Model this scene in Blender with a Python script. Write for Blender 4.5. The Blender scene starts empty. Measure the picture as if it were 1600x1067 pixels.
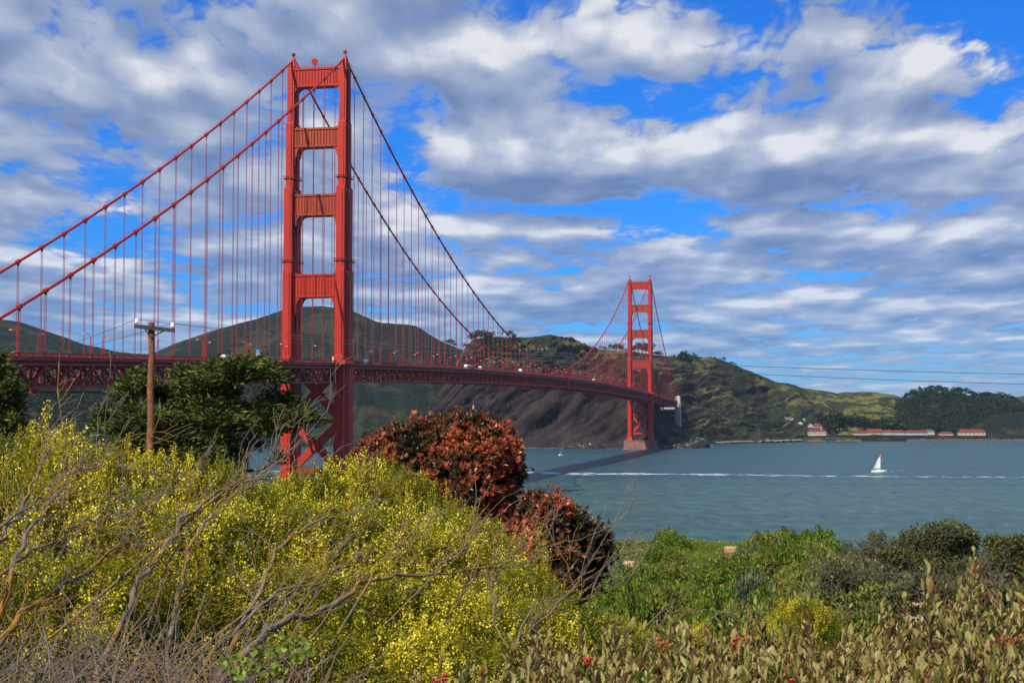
import bpy, math, random
import numpy as np
from mathutils import Vector, Matrix

random.seed(7)
RNG = np.random.default_rng(11)
R = math.radians
scene = bpy.context.scene
col = scene.collection

# ------------------------------------------------------------------ camera
CAM = np.array([252.0, -713.2, 49.86])
YAW, PITCH, FPX = R(-12.083), R(2.657), 2348.6
FW = np.array([math.sin(YAW) * math.cos(PITCH), math.cos(YAW) * math.cos(PITCH), math.sin(PITCH)])
RT = np.array([math.cos(YAW), -math.sin(YAW), 0.0])
UP = np.cross(RT, FW)
FH = np.array([math.sin(YAW), math.cos(YAW), 0.0])      # horizontal forward
cam_data = bpy.data.cameras.new('camera')
cam_data.sensor_width = 36.0
cam_data.lens = FPX / 1600 * 36.0
cam_data.clip_start = 0.1
cam_data.clip_end = 60000
cam_data.dof.use_dof = True
cam_data.dof.focus_distance = 18.0
cam_data.dof.aperture_fstop = 16.0
cam = bpy.data.objects.new('camera', cam_data)
col.objects.link(cam)
cam.location = CAM
cam.rotation_euler = (R(90) + PITCH, 0, -YAW)
scene.camera = cam
scene.render.resolution_x, scene.render.resolution_y = 1024, 682

# ------------------------------------------------------------------ view
scene.view_settings.view_transform = 'Standard'
scene.view_settings.look = 'None'
scene.view_settings.exposure = 0.25
scene.view_settings.gamma = 1.0
scene.view_settings.use_curve_mapping = False

# ------------------------------------------------------------------ sun
SUN_EL, SUN_AZ = R(42), R(180 + 19)                     # azimuth clockwise from the bridge axis
sun_data = bpy.data.lights.new('sun', 'SUN')
sun_data.energy = 5.0
sun_data.angle = R(0.5)
sun_data.color = (1.0, 0.93, 0.82)
sun = bpy.data.objects.new('sun', sun_data)
col.objects.link(sun)
sdir = Vector((math.sin(SUN_AZ) * math.cos(SUN_EL), math.cos(SUN_AZ) * math.cos(SUN_EL), math.sin(SUN_EL)))
sun.rotation_euler = sdir.to_track_quat('Z', 'Y').to_euler()
sun.location = (252, -760, 120)

# ------------------------------------------------------------------ node helper
class NT:
    def __init__(self, tree):
        self.t = tree
        tree.nodes.clear()
    def n(self, kind, **kw):
        nd = self.t.nodes.new(kind)
        for k, v in kw.items():
            setattr(nd, k, v)
        return nd
    def put(self, nd, key, v):
        if v is None:
            return
        s = nd.inputs[key]
        if isinstance(v, bpy.types.NodeSocket):
            self.t.links.new(v, s)
        elif isinstance(v, (tuple, list)) and len(v) == 3 and s.type == 'RGBA':
            s.default_value = (*v, 1)
        else:
            s.default_value = v
    def m(self, op, a, b=None, c=None, clamp=False):
        nd = self.n('ShaderNodeMath', operation=op, use_clamp=clamp)
        self.put(nd, 0, a); self.put(nd, 1, b); self.put(nd, 2, c)
        return nd.outputs[0]
    def v(self, op, a, b=None, scale=None):
        nd = self.n('ShaderNodeVectorMath', operation=op)
        self.put(nd, 0, a); self.put(nd, 1, b)
        if scale is not None:
            self.put(nd, 'Scale', scale)
        return nd.outputs['Value'] if op in ('DOT_PRODUCT', 'LENGTH') else nd.outputs[0]
    def sep(self, v):
        nd = self.n('ShaderNodeSeparateXYZ'); self.put(nd, 0, v)
        return nd.outputs
    def comb(self, x, y, z):
        nd = self.n('ShaderNodeCombineXYZ')
        self.put(nd, 0, x); self.put(nd, 1, y); self.put(nd, 2, z)
        return nd.outputs[0]
    def noise(self, vec, scale, detail=4, rough=0.55, dist=0.0, lac=2.0, dim='3D'):
        nd = self.n('ShaderNodeTexNoise', noise_dimensions=dim)
        self.put(nd, 'Vector', vec)
        nd.inputs['Scale'].default_value = scale
        nd.inputs['Detail'].default_value = detail
        nd.inputs['Roughness'].default_value = rough
        nd.inputs['Lacunarity'].default_value = lac
        nd.inputs['Distortion'].default_value = dist
        return nd.outputs['Fac']
    def smooth(self, x, lo, hi):
        nd = self.n('ShaderNodeMapRange', interpolation_type='SMOOTHSTEP')
        self.put(nd, 0, x); self.put(nd, 1, lo); self.put(nd, 2, hi)
        return nd.outputs[0]
    def lin(self, x, lo, hi, a=0.0, b=1.0):
        nd = self.n('ShaderNodeMapRange')
        self.put(nd, 0, x); self.put(nd, 1, lo); self.put(nd, 2, hi); self.put(nd, 3, a); self.put(nd, 4, b)
        return nd.outputs[0]
    def mix(self, f, a, b, mode='MIX'):
        nd = self.n('ShaderNodeMix', data_type='RGBA', blend_type=mode)
        self.put(nd, 0, f); self.put(nd, 6, a); self.put(nd, 7, b)
        return nd.outputs[2]
    def ramp(self, f, stops):
        nd = self.n('ShaderNodeValToRGB')
        self.put(nd, 0, f)
        e = nd.color_ramp.elements
        while len(e) < len(stops):
            e.new(0.5)
        for el, (p, c) in zip(e, stops):
            el.position = p; el.color = (*c, 1)
        return nd.outputs[0]
    def bump(self, h, strength, dist):
        nd = self.n('ShaderNodeBump')
        self.put(nd, 'Height', h); nd.inputs['Strength'].default_value = strength; nd.inputs['Distance'].default_value = dist
        return nd.outputs[0]

# ------------------------------------------------------------------ sky: Nishita with procedural broken cumulus
world = bpy.data.worlds.new('World')
scene.world = world
world.use_nodes = True
try:
    world.cycles.sampling_method = 'MANUAL'
    world.cycles.sample_map_resolution = 512
except Exception:
    pass
def build_sky():
    t = NT(world.node_tree)
    out = t.n('ShaderNodeOutputWorld')
    bg = t.n('ShaderNodeBackground')
    t.t.links.new(bg.outputs[0], out.inputs[0])
    bg.inputs['Strength'].default_value = 0.08
    sky = t.n('ShaderNodeTexSky', sky_type='NISHITA')
    sky.sun_disc = False
    sky.sun_elevation = SUN_EL
    sky.sun_rotation = SUN_AZ
    sky.altitude = 50
    sky.air_density = 1.0
    sky.dust_density = 0.2
    sky.ozone_density = 4.0
    d = t.n('ShaderNodeTexCoord').outputs['Generated']
    x, y, z = t.sep(d)
    az = t.m('ADD', t.m('ARCTAN2', x, y), -YAW)         # azimuth from the compass line of the strait
    el = t.m('ARCSINE', z)
    elp = t.m('MAXIMUM', el, 0.0)
    # clean sea air: deeper blue overhead, clear pale blue low down
    low = t.m('EXPONENT', t.m('MULTIPLY', elp, -16.0))
    tint = t.mix(low, SKY_HI, SKY_LO)
    blue = t.mix(1.0, sky.outputs[0], tint, 'MULTIPLY')
    def field(e, full=True):
        zc = t.m('ADD', e, 0.075)
        inv = t.m('DIVIDE', 1.0, zc)
        u = t.m('MULTIPLY', az, t.m('POWER', inv, 0.62))
        w = t.m('MULTIPLY', inv, 0.42)
        base = t.noise(t.comb(t.m('MULTIPLY', u, 2.4), t.m('MULTIPLY', w, 1.5), 2.7), 1.0, 2, 0.5, dim='2D')
        wp = t.noise(t.comb(t.m('MULTIPLY', u, 5.5), t.m('MULTIPLY', w, 4.4), 5.1), 1.0, 3, 0.6, dim='2D')
        wq = t.noise(t.comb(t.m('MULTIPLY', u, 5.0), t.m('MULTIPLY', w, 4.6), 0.0), 1.3, 3, 0.6, dim='2D')
        vo = t.n('ShaderNodeTexVoronoi', feature='SMOOTH_F1', voronoi_dimensions='2D')
        t.put(vo, 'Vector', t.comb(t.m('ADD', t.m('MULTIPLY', u, 6.2), t.m('MULTIPLY', wp, 0.7)), t.m('ADD', t.m('MULTIPLY', w, 4.6), t.m('MULTIPLY', wq, 0.55)), 0.4))
        vo.inputs['Scale'].default_value = 1.0
        vo.inputs['Detail'].default_value = 3.0 if full else 1.0
        vo.inputs['Roughness'].default_value = 0.6
        vo.inputs['Lacunarity'].default_value = 2.3
        vo.inputs['Smoothness'].default_value = 0.3 if full else 0.7
        bil = t.m('SUBTRACT', 1.0, vo.outputs['Distance'])
        fine = t.noise(t.comb(t.m('MULTIPLY', u, 17.0), t.m('MULTIPLY', w, 7.0), 8.2), 1.0, 7, 0.66, dim='2D')
        n = t.m('ADD', t.m('MULTIPLY', base, 0.70), t.m('MULTIPLY', bil, 0.36))
        n = t.m('ADD', n, t.m('MULTIPLY', wp, 0.06))
        bias = t.m('MULTIPLY', t.m('EXPONENT', t.m('MULTIPLY', e, -8.0)), 0.12)
        for (px, py, sx, sy, wt) in CLOUDS:
            a0 = math.atan((px - 800) / FPX); e0 = math.atan((642.5 - py) / FPX)
            q = t.m('ADD', t.m('POWER', t.m('MULTIPLY', t.m('SUBTRACT', az, a0), FPX / sx), 2.0),
                    t.m('POWER', t.m('MULTIPLY', t.m('SUBTRACT', e, e0), FPX / sy), 2.0))
            g = t.m('MULTIPLY', t.m('EXPONENT', t.m('MULTIPLY', q, -1.0)), wt)
            bias = g if bias is None else t.m('ADD', bias, g)
        return t.m('ADD', n, bias), fine, wp
    n0, fine, wp = field(elp)
    up = t.m('ADD', t.m('MULTIPLY', elp, 0.11), 0.0026)
    s0 = field(elp, False)[0]
    n1 = field(t.m('ADD', elp, up), False)[0]
    dens = t.smooth(t.m('ADD', n0, t.m('MULTIPLY', fine, 0.17)), CL_LO, CL_HI)
    edge = t.m('SUBTRACT', s0, n1)                      # falls off upwards: a sunlit top; grows upwards: a base in shade
    deep = t.smooth(n0, CL_HI, CL_HI + 0.28)
    lit = t.m('ADD', CL_BASE, t.m('MULTIPLY', edge, CL_K))
    lit = t.m('SUBTRACT', lit, t.m('MULTIPLY', deep, 0.10))
    lit = t.m('ADD', lit, t.m('MULTIPLY', t.m('SUBTRACT', fine, 0.5), 0.42))
    big = t.noise(t.comb(t.m('MULTIPLY', az, 9.0), t.m('MULTIPLY', elp, 26.0), 1.3), 1.0, 2, 0.5, dim='2D')
    lit = t.m('ADD', lit, t.m('MULTIPLY', t.m('SUBTRACT', big, 0.5), 0.75), clamp=True)
    shade = t.ramp(lit, [(0.0, CL_C0), (0.38, CL_C1), (0.72, CL_C2), (1.0, CL_C3)])
    c = t.v('SCALE', shade, scale=10.6)
    c = t.mix(t.m('MULTIPLY', low, 0.45), c, blue)
    # a softer grey-lavender sheet between and behind the heaps
    veil = t.m('MULTIPLY', t.smooth(t.m('ADD', n0, t.m('MULTIPLY', t.m('SUBTRACT', big, 0.5), 0.16)), CL_LO - 0.16, CL_HI - 0.09), 0.75)
    vc = t.mix(big, tuple(10.6 * q for q in (0.19, 0.27, 0.46)), tuple(10.6 * q for q in (0.40, 0.47, 0.62)))
    vc = t.mix(t.m('MULTIPLY', low, 0.45), vc, blue)
    above = t.smooth(el, -0.01, 0.012)
    back = t.mix(t.m('MULTIPLY', veil, above), blue, vc)
    t.put(bg, 'Color', t.mix(t.m('MULTIPLY', t.m('MULTIPLY', dens, 0.95), above), back, c))
SKY_HI, SKY_LO = (0.10, 0.62, 1.45), (0.32, 0.62, 1.15)
CL_LO, CL_HI, CL_BASE, CL_K = 0.415, 0.57, 0.47, 1.7
CL_C0, CL_C1, CL_C2, CL_C3 = (0.15, 0.23, 0.43), (0.26, 0.34, 0.53), (0.46, 0.52, 0.66), (0.80, 0.82, 0.86)
CLOUDS = [  # px, py, half width, half height, amount (sky directions)
    (1580, 70, 110, 110, -0.32), (1400, 15, 150, 40, -0.22), (640, 235, 62, 75, -0.40), (585, 210, 60, 40, -0.15),
    (1110, 243, 420, 52, 0.30), (1450, 250, 220, 52, 0.20), (1420, 130, 80, 50, 0.10), (200, 180, 460, 150, 0.18), (1000, 90, 140, 40, 0.10), (90, 375, 150, 26, -0.24),
    (900, 324, 280, 13, -0.30), (250, 75, 45, 35, -0.22), (975, 120, 45, 35, -0.22), (760, 60, 330, 60, 0.14),
    (1560, 195, 60, 18, -0.18), (1000, 470, 700, 100, 0.05), (1400, 575, 400, 30, -0.10),
    (300, 480, 300, 50, 0.06), (630, 360, 40, 16, 0.18), (1100, 85, 230, 60, 0.12), (1150, 370, 480, 45, 0.09), (1500, 420, 250, 50, 0.05), (800, 245, 130, 50, 0.10), (700, 300, 60, 40, -0.06),
]
build_sky()

# ------------------------------------------------------------------ geometry helpers
def at(px, py, depth):
    """the world point on the sight line of photo pixel (px, py) at a horizontal distance"""
    d = FW + (px - 800) / FPX * RT + (533.5 - py) / FPX * UP
    return CAM + d * (depth / (d @ FH))
def loc(r, d, z):
    return np.array([CAM[0], CAM[1], 0]) + RT * r + FH * d + np.array([0, 0, z])
def side(px, d):
    return (px - 800) / FPX * d

def props(o, label=None, cat=None, group=None, kind=None):
    if label: o['label'] = label
    if cat: o['category'] = cat
    if group: o['group'] = group
    if kind: o['kind'] = kind
    return o
def empty(name, location=(0, 0, 0), rz=0.0, **kw):
    o = bpy.data.objects.new(name, None)
    o.empty_display_size = 0.5
    col.objects.link(o)
    o.location = location
    o.rotation_euler = (0, 0, rz)
    return props(o, **kw)
def quads(name, V, F, mat, parent=None, smooth=False, attr=None):
    """fast mesh from numpy: V (n,3), F (m,4) or (m,3)"""
    V = np.ascontiguousarray(V, dtype=np.float32); F = np.ascontiguousarray(F, dtype=np.int32)
    k = F.shape[1]
    me = bpy.data.meshes.new(name)
    me.vertices.add(len(V)); me.vertices.foreach_set('co', V.ravel())
    me.loops.add(F.size); me.loops.foreach_set('vertex_index', F.ravel())
    me.polygons.add(len(F)); me.polygons.foreach_set('loop_start', np.arange(0, F.size, k, dtype=np.int32))
    me.update(calc_edges=True)
    if smooth:
        me.polygons.foreach_set('use_smooth', np.ones(len(F), dtype=bool))
    if attr is not None:
        a = me.attributes.new('tint', 'FLOAT', 'FACE')
        a.data.foreach_set('value', np.ascontiguousarray(attr, dtype=np.float32))
    me.materials.append(mat)
    o = bpy.data.objects.new(name, me)
    col.objects.link(o)
    if parent: o.parent = parent
    return o
class MB:
    """collects boxes, beams, prisms and tubes into ONE mesh object"""
    def __init__(self):
        self.v, self.f, self.mi = [], [], []
    def add(self, vs, fs):
        b = len(self.v)
        self.v += [tuple(p) for p in vs]
        self.f += [tuple(b + i for i in f) for f in fs]
    def box(self, c, s):
        x, y, z = c; a, b, h = s[0] / 2, s[1] / 2, s[2] / 2
        self.add([(x - a, y - b, z - h), (x + a, y - b, z - h), (x + a, y + b, z - h), (x - a, y + b, z - h),
                  (x - a, y - b, z + h), (x + a, y - b, z + h), (x + a, y + b, z + h), (x - a, y + b, z + h)],
                 [(0, 3, 2, 1), (4, 5, 6, 7), (0, 1, 5, 4), (1, 2, 6, 5), (2, 3, 7, 6), (3, 0, 4, 7)])
        return self
    def frust(self, c, s0, s1, h):
        x, y, z = c
        vs = []
        for (s, zz) in ((s0, z), (s1, z + h)):
            a, b = s[0] / 2, s[1] / 2
            vs += [(x - a, y - b, zz), (x + a, y - b, zz), (x + a, y + b, zz), (x - a, y + b, zz)]
        self.add(vs, [(0, 3, 2, 1), (4, 5, 6, 7), (0, 1, 5, 4), (1, 2, 6, 5), (2, 3, 7, 6), (3, 0, 4, 7)])
        return self
    def beam(self, p, q, w, h, up=(0, 0, 1)):
        p, q = Vector(p), Vector(q)
        d = (q - p).normalized()
        s = d.cross(Vector(up))
        if s.length < 1e-4: s = d.cross(Vector((0, 1, 0)))
        s.normalize(); u = s.cross(d)
        s *= w / 2; u *= h / 2
        vs = [p - s - u, p + s - u, p + s + u, p - s + u, q - s - u, q + s - u, q + s + u, q - s + u]
        self.add(vs, [(0, 1, 2, 3), (7, 6, 5, 4), (0, 4, 5, 1), (1, 5, 6, 2), (2, 6, 7, 3), (3, 7, 4, 0)])
        return self
    def tube(self, pts, rad, n=6, cap=True):
        pts = [Vector(p) for p in pts]
        if not hasattr(rad, '__len__'): rad = [rad] * len(pts)
        vs, fs = [], []
        ref = None
        for i, p in enumerate(pts):
            d = (pts[min(i + 1, len(pts) - 1)] - pts[max(i - 1, 0)]).normalized()
            if ref is None:
                ref = d.orthogonal().normalized()
            ref = (ref - d * ref.dot(d)).normalized()
            b = d.cross(ref)
            for k in range(n):
                a = 2 * math.pi * k / n
                vs.append(p + (ref * math.cos(a) + b * math.sin(a)) * rad[i])
        for i in range(len(pts) - 1):
            for k in range(n):
                fs.append((i * n + k, i * n + (k + 1) % n, (i + 1) * n + (k + 1) % n, (i + 1) * n + k))
        if cap:
            fs.append(tuple(range(n - 1, -1, -1)))
            fs.append(tuple((len(pts) - 1) * n + k for k in range(n)))
        self.add(vs, fs)
        return self
    def prism(self, prof, y0, y1):
        """profile in x-z extruded along y"""
        n = len(prof)
        vs = [(x, y0, z) for x, z in prof] + [(x, y1, z) for x, z in prof]
        fs = [tuple(range(n)), tuple(range(2 * n - 1, n - 1, -1))]
        fs += [(i, i + n, (i + 1) % n + n, (i + 1) % n) for i in range(n)]
        self.add(vs, fs)
        return self
    def build(self, name, mat, parent=None, smooth=False, **kw):
        me = bpy.data.meshes.new(name)
        me.from_pydata(self.v, [], self.f)
        me.materials.append(mat)
        if smooth:
            for p in me.polygons: p.use_smooth = True
        me.update()
        import bmesh
        if len(self.v) < 40000:
            bm = bmesh.new(); bm.from_mesh(me)
            bmesh.ops.recalc_face_normals(bm, faces=bm.faces)
            bm.to_mesh(me); bm.free()
        o = bpy.data.objects.new(name, me)
        col.objects.link(o)
        if parent: o.parent = parent
        return props(o, **kw)
def kids(o):
    return [c for c in bpy.data.objects if c.parent == o]
def copy_tree(src, location, rz=0.0, scale=1.0, label=None, group=None, tilt=0.0):
    c = src.copy(); col.objects.link(c)
    c.location = location; c.rotation_euler = (tilt, 0, rz)
    c.scale = (scale,) * 3 if not hasattr(scale, '__len__') else scale
    if label: c['label'] = label
    if group: c['group'] = group
    for ch in src.children:
        d = ch.copy(); col.objects.link(d); d.parent = c
        for g in ch.children:
            e = g.copy(); col.objects.link(e); e.parent = d
    return c

def _hash(ix, iy, seed):
    h = (ix.astype(np.int64) * 374761393 + iy.astype(np.int64) * 668265263 + seed * 1442695041) & 0x7fffffff
    h = ((h ^ (h >> 13)) * 1274126177) & 0x7fffffff
    return ((h ^ (h >> 16)) & 0xffff) / 65535.0
def vnoise(x, y, seed=0):
    x = np.asarray(x, float); y = np.asarray(y, float)
    ix, iy = np.floor(x), np.floor(y)
    fx, fy = x - ix, y - iy
    fx, fy = fx * fx * (3 - 2 * fx), fy * fy * (3 - 2 * fy)
    a, b = _hash(ix, iy, seed), _hash(ix + 1, iy, seed)
    c, d = _hash(ix, iy + 1, seed), _hash(ix + 1, iy + 1, seed)
    return (a * (1 - fx) + b * fx) * (1 - fy) + (c * (1 - fx) + d * fx) * fy
def fbm(x, y, seed=0, oct=5, gain=0.5):
    s, a, t = 0, 1.0, 0
    for i in range(oct):
        s = s + a * (vnoise(x, y, seed + i) - 0.5); t += a
        x, y, a = x * 2.03 + 5.1, y * 2.03 + 1.7, a * gain
    return s / t * 2
def sstep(x, a, b):
    t = np.clip((np.asarray(x, float) - a) / (b - a), 0, 1)
    return t * t * (3 - 2 * t)

# ------------------------------------------------------------------ materials
def mat(name):
    m = bpy.data.materials.new(name); m.use_nodes = True
    t = NT(m.node_tree)
    out = t.n('ShaderNodeOutputMaterial')
    b = t.n('ShaderNodeBsdfPrincipled')
    t.t.links.new(b.outputs[0], out.inputs[0])
    return m, t, b, out
def simple(name, c, rough=0.6, var=0.15, scale=3.0, metal=0.0, spec=0.4, bump=0.0, bscale=20, bdist=0.02):
    m, t, b, out = mat(name)
    pos = t.n('ShaderNodeNewGeometry').outputs['Position']
    n = t.noise(pos, scale, 5, 0.6)
    c1 = tuple(x * (1 - var) for x in c); c2 = tuple(min(1, x * (1 + var)) for x in c)
    t.put(b, 'Base Color', t.mix(t.lin(n, 0.3, 0.7), c1, c2))
    b.inputs['Roughness'].default_value = rough
    b.inputs['Metallic'].default_value = metal
    b.inputs['Specular IOR Level'].default_value = spec
    if bump:
        t.put(b, 'Normal', t.bump(t.noise(pos, bscale, 4, 0.6), bump, bdist))
    return m
def leafmat(name, stops, trans=0.25, rough=0.5, spec=0.3, back=None):
    """leaves: the per-leaf tint picks the colour; a little light passes through"""
    m, t, b, out = mat(name)
    a = t.n('ShaderNodeAttribute', attribute_name='tint')
    c = t.ramp(a.outputs['Fac'], stops)
    if back:
        c = t.mix(t.n('ShaderNodeNewGeometry').outputs['Backfacing'], c, back)
    t.put(b, 'Base Color', c)
    b.inputs['Roughness'].default_value = rough
    b.inputs['Specular IOR Level'].default_value = spec
    tr = t.n('ShaderNodeBsdfTranslucent')
    t.put(tr, 'Color', c)
    mx = t.n('ShaderNodeMixShader')
    mx.inputs[0].default_value = trans
    t.t.links.new(b.outputs[0], mx.inputs[1]); t.t.links.new(tr.outputs[0], mx.inputs[2])
    t.t.links.new(mx.outputs[0], out.inputs[0])
    return m
def barkmat(name, base, lichen=None, amount=0.5, scale=14):
    m, t, b, out = mat(name)
    pos = t.n('ShaderNodeNewGeometry').outputs['Position']
    n = t.noise(pos, scale * 3, 5, 0.65)
    c = t.mix(t.lin(n, 0.3, 0.7), tuple(x * 0.6 for x in base), tuple(min(1, x * 1.3) for x in base))
    if lichen:
        n2 = t.noise(pos, scale * 0.35, 4, 0.6)
        c = t.mix(t.smooth(n2, 0.62 - amount * 0.25, 0.72 - amount * 0.2), c, lichen)
    t.put(b, 'Base Color', c)
    b.inputs['Roughness'].default_value = 0.9
    b.inputs['Specular IOR Level'].default_value = 0.15
    t.put(b, 'Normal', t.bump(n, 0.5, 0.01))
    return m

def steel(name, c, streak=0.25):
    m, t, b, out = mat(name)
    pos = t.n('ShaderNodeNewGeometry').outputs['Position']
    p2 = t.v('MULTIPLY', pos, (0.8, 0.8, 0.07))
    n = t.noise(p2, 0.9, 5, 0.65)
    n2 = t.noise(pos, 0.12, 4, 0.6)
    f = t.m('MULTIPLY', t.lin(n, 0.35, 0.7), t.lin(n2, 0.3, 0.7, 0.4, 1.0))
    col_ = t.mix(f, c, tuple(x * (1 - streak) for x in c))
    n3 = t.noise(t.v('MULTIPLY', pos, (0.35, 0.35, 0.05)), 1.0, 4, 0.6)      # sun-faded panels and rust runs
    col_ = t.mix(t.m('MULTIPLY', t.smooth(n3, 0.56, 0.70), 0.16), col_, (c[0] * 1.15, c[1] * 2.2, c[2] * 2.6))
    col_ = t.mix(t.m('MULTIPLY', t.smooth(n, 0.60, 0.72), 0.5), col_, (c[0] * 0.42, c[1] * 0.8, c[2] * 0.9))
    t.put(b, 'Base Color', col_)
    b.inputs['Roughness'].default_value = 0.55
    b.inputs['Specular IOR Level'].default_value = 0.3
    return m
RED = (0.40, 0.017, 0.004)
M = {
    'red': steel('orange_painted_steel', RED),
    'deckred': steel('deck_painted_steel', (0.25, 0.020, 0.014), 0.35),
    'strutred': steel('weathered_strut_paint', (0.36, 0.042, 0.009), 0.45),
    'rope': steel('suspender_paint', (0.26, 0.026, 0.026), 0.2),
    'asphalt': simple('asphalt', (0.05, 0.05, 0.055), 0.9),
    'pier': simple('stained_concrete', (0.21, 0.10, 0.07), 0.9, 0.3, 0.25),
    'concrete': simple('concrete', (0.38, 0.36, 0.32), 0.9, 0.2, 0.2),
    'white': simple('white_paint', (0.8, 0.8, 0.78), 0.45, 0.05),
    'stucco': simple('white_stucco', (0.36, 0.345, 0.32), 0.85, 0.1, 0.3),
    'glass': simple('dark_glass', (0.02, 0.025, 0.03), 0.1, 0.1),
    'rubber': simple('rubber', (0.02, 0.02, 0.02), 0.8),
    'grey': simple('galvanised_metal', (0.35, 0.36, 0.37), 0.5, 0.1),
    'blue': simple('blue_sign_paint', (0.03, 0.2, 0.6), 0.5, 0.05),
    'yellow': simple('yellow_sign_paint', (0.8, 0.5, 0.05), 0.5, 0.05),
    'wire': simple('wire', (0.03, 0.03, 0.035), 0.6),
    'roof': simple('red_roof_tiles', (0.155, 0.030, 0.027), 0.8, 0.2, 0.5),
    'cream': simple('cream_stucco', (0.40, 0.345, 0.25), 0.85, 0.08, 0.3),
    'dock': simple('weathered_dock_timber', (0.07, 0.065, 0.07), 0.9, 0.3, 0.2),
    'sail': simple('sailcloth', (0.82, 0.82, 0.80), 0.7, 0.03),
    'stump': simple('cut_wood', (0.45, 0.28, 0.15), 0.85, 0.3, 9, bump=0.3, bscale=40, bdist=0.01),
}

# ================================================================== SETTING
TIDE = float(CAM @ FH) + 1000                            # the tide line the wake runs along: greener water this side
def water_mat():
    m, t, b, out = mat('bay_water')
    pos = t.n('ShaderNodeNewGeometry').outputs['Position']
    vr = t.n('ShaderNodeVectorRotate', rotation_type='Z_AXIS'); t.put(vr, 'Vector', pos); vr.inputs['Angle'].default_value = YAW
    rot = vr.outputs[0]                                  # wind lanes lie across the strait
    big = t.noise(t.v('MULTIPLY', rot, (0.0016, 0.006, 0)), 1.0, 4, 0.55)
    mid = t.noise(t.v('MULTIPLY', rot, (0.015, 0.06, 0)), 1.0, 5, 0.65)
    c = t.mix(t.lin(big, 0.35, 0.65), (0.052, 0.122, 0.086), (0.040, 0.098, 0.082))
    c = t.mix(t.m('MULTIPLY', t.lin(mid, 0.35, 0.7), 0.6), c, (0.066, 0.134, 0.108))
    band = t.noise(t.v('MULTIPLY', rot, (0.0022, 0.02, 0)), 1.0, 5, 0.6)
    c = t.mix(t.m('MULTIPLY', t.smooth(band, 0.46, 0.66), 0.45), c, (0.020, 0.065, 0.080))
    fine = t.noise(t.v('MULTIPLY', rot, (0.10, 0.055, 0)), 1.0, 5, 0.78)
    c = t.mix(t.lin(fine, 0.36, 0.64), t.mix(1.0, c, (0.50, 0.60, 0.66), 'MULTIPLY'), t.mix(1.0, c, (1.55, 1.42, 1.36), 'MULTIPLY'))
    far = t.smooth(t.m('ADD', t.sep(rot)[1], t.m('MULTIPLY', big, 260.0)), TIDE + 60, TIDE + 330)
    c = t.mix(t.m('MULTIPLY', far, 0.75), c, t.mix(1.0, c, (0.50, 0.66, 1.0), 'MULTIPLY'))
    caps = t.noise(t.v('MULTIPLY', rot, (0.035, 0.16, 0)), 1.0, 5, 0.72)
    capm = t.m('MULTIPLY', t.smooth(caps, 0.715, 0.76), t.smooth(big, 0.40, 0.6))
    c = t.mix(t.m('MULTIPLY', capm, 0.8), c, (0.6, 0.64, 0.66))
    t.put(b, 'Base Color', c)
    b.inputs['Roughness'].default_value = 0.28
    b.inputs['IOR'].default_value = 1.33
    b.inputs['Specular IOR Level'].default_value = 0.20
    rip = t.noise(t.v('MULTIPLY', rot, (0.06, 0.17, 0)), 1.0, 7, 0.72)
    swell = t.noise(t.v('MULTIPLY', pos, (0.012, 0.03, 0)), 1.0, 3, 0.5)
    h = t.m('ADD', t.m('MULTIPLY', rip, 2.6), t.m('MULTIPLY', swell, 2.0))
    t.put(b, 'Normal', t.bump(h, 0.9, 1.5))
    return m
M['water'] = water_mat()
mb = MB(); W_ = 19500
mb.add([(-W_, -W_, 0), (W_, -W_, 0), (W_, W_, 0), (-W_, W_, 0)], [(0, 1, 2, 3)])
mb.build('water', M['water'], kind='structure')

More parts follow.
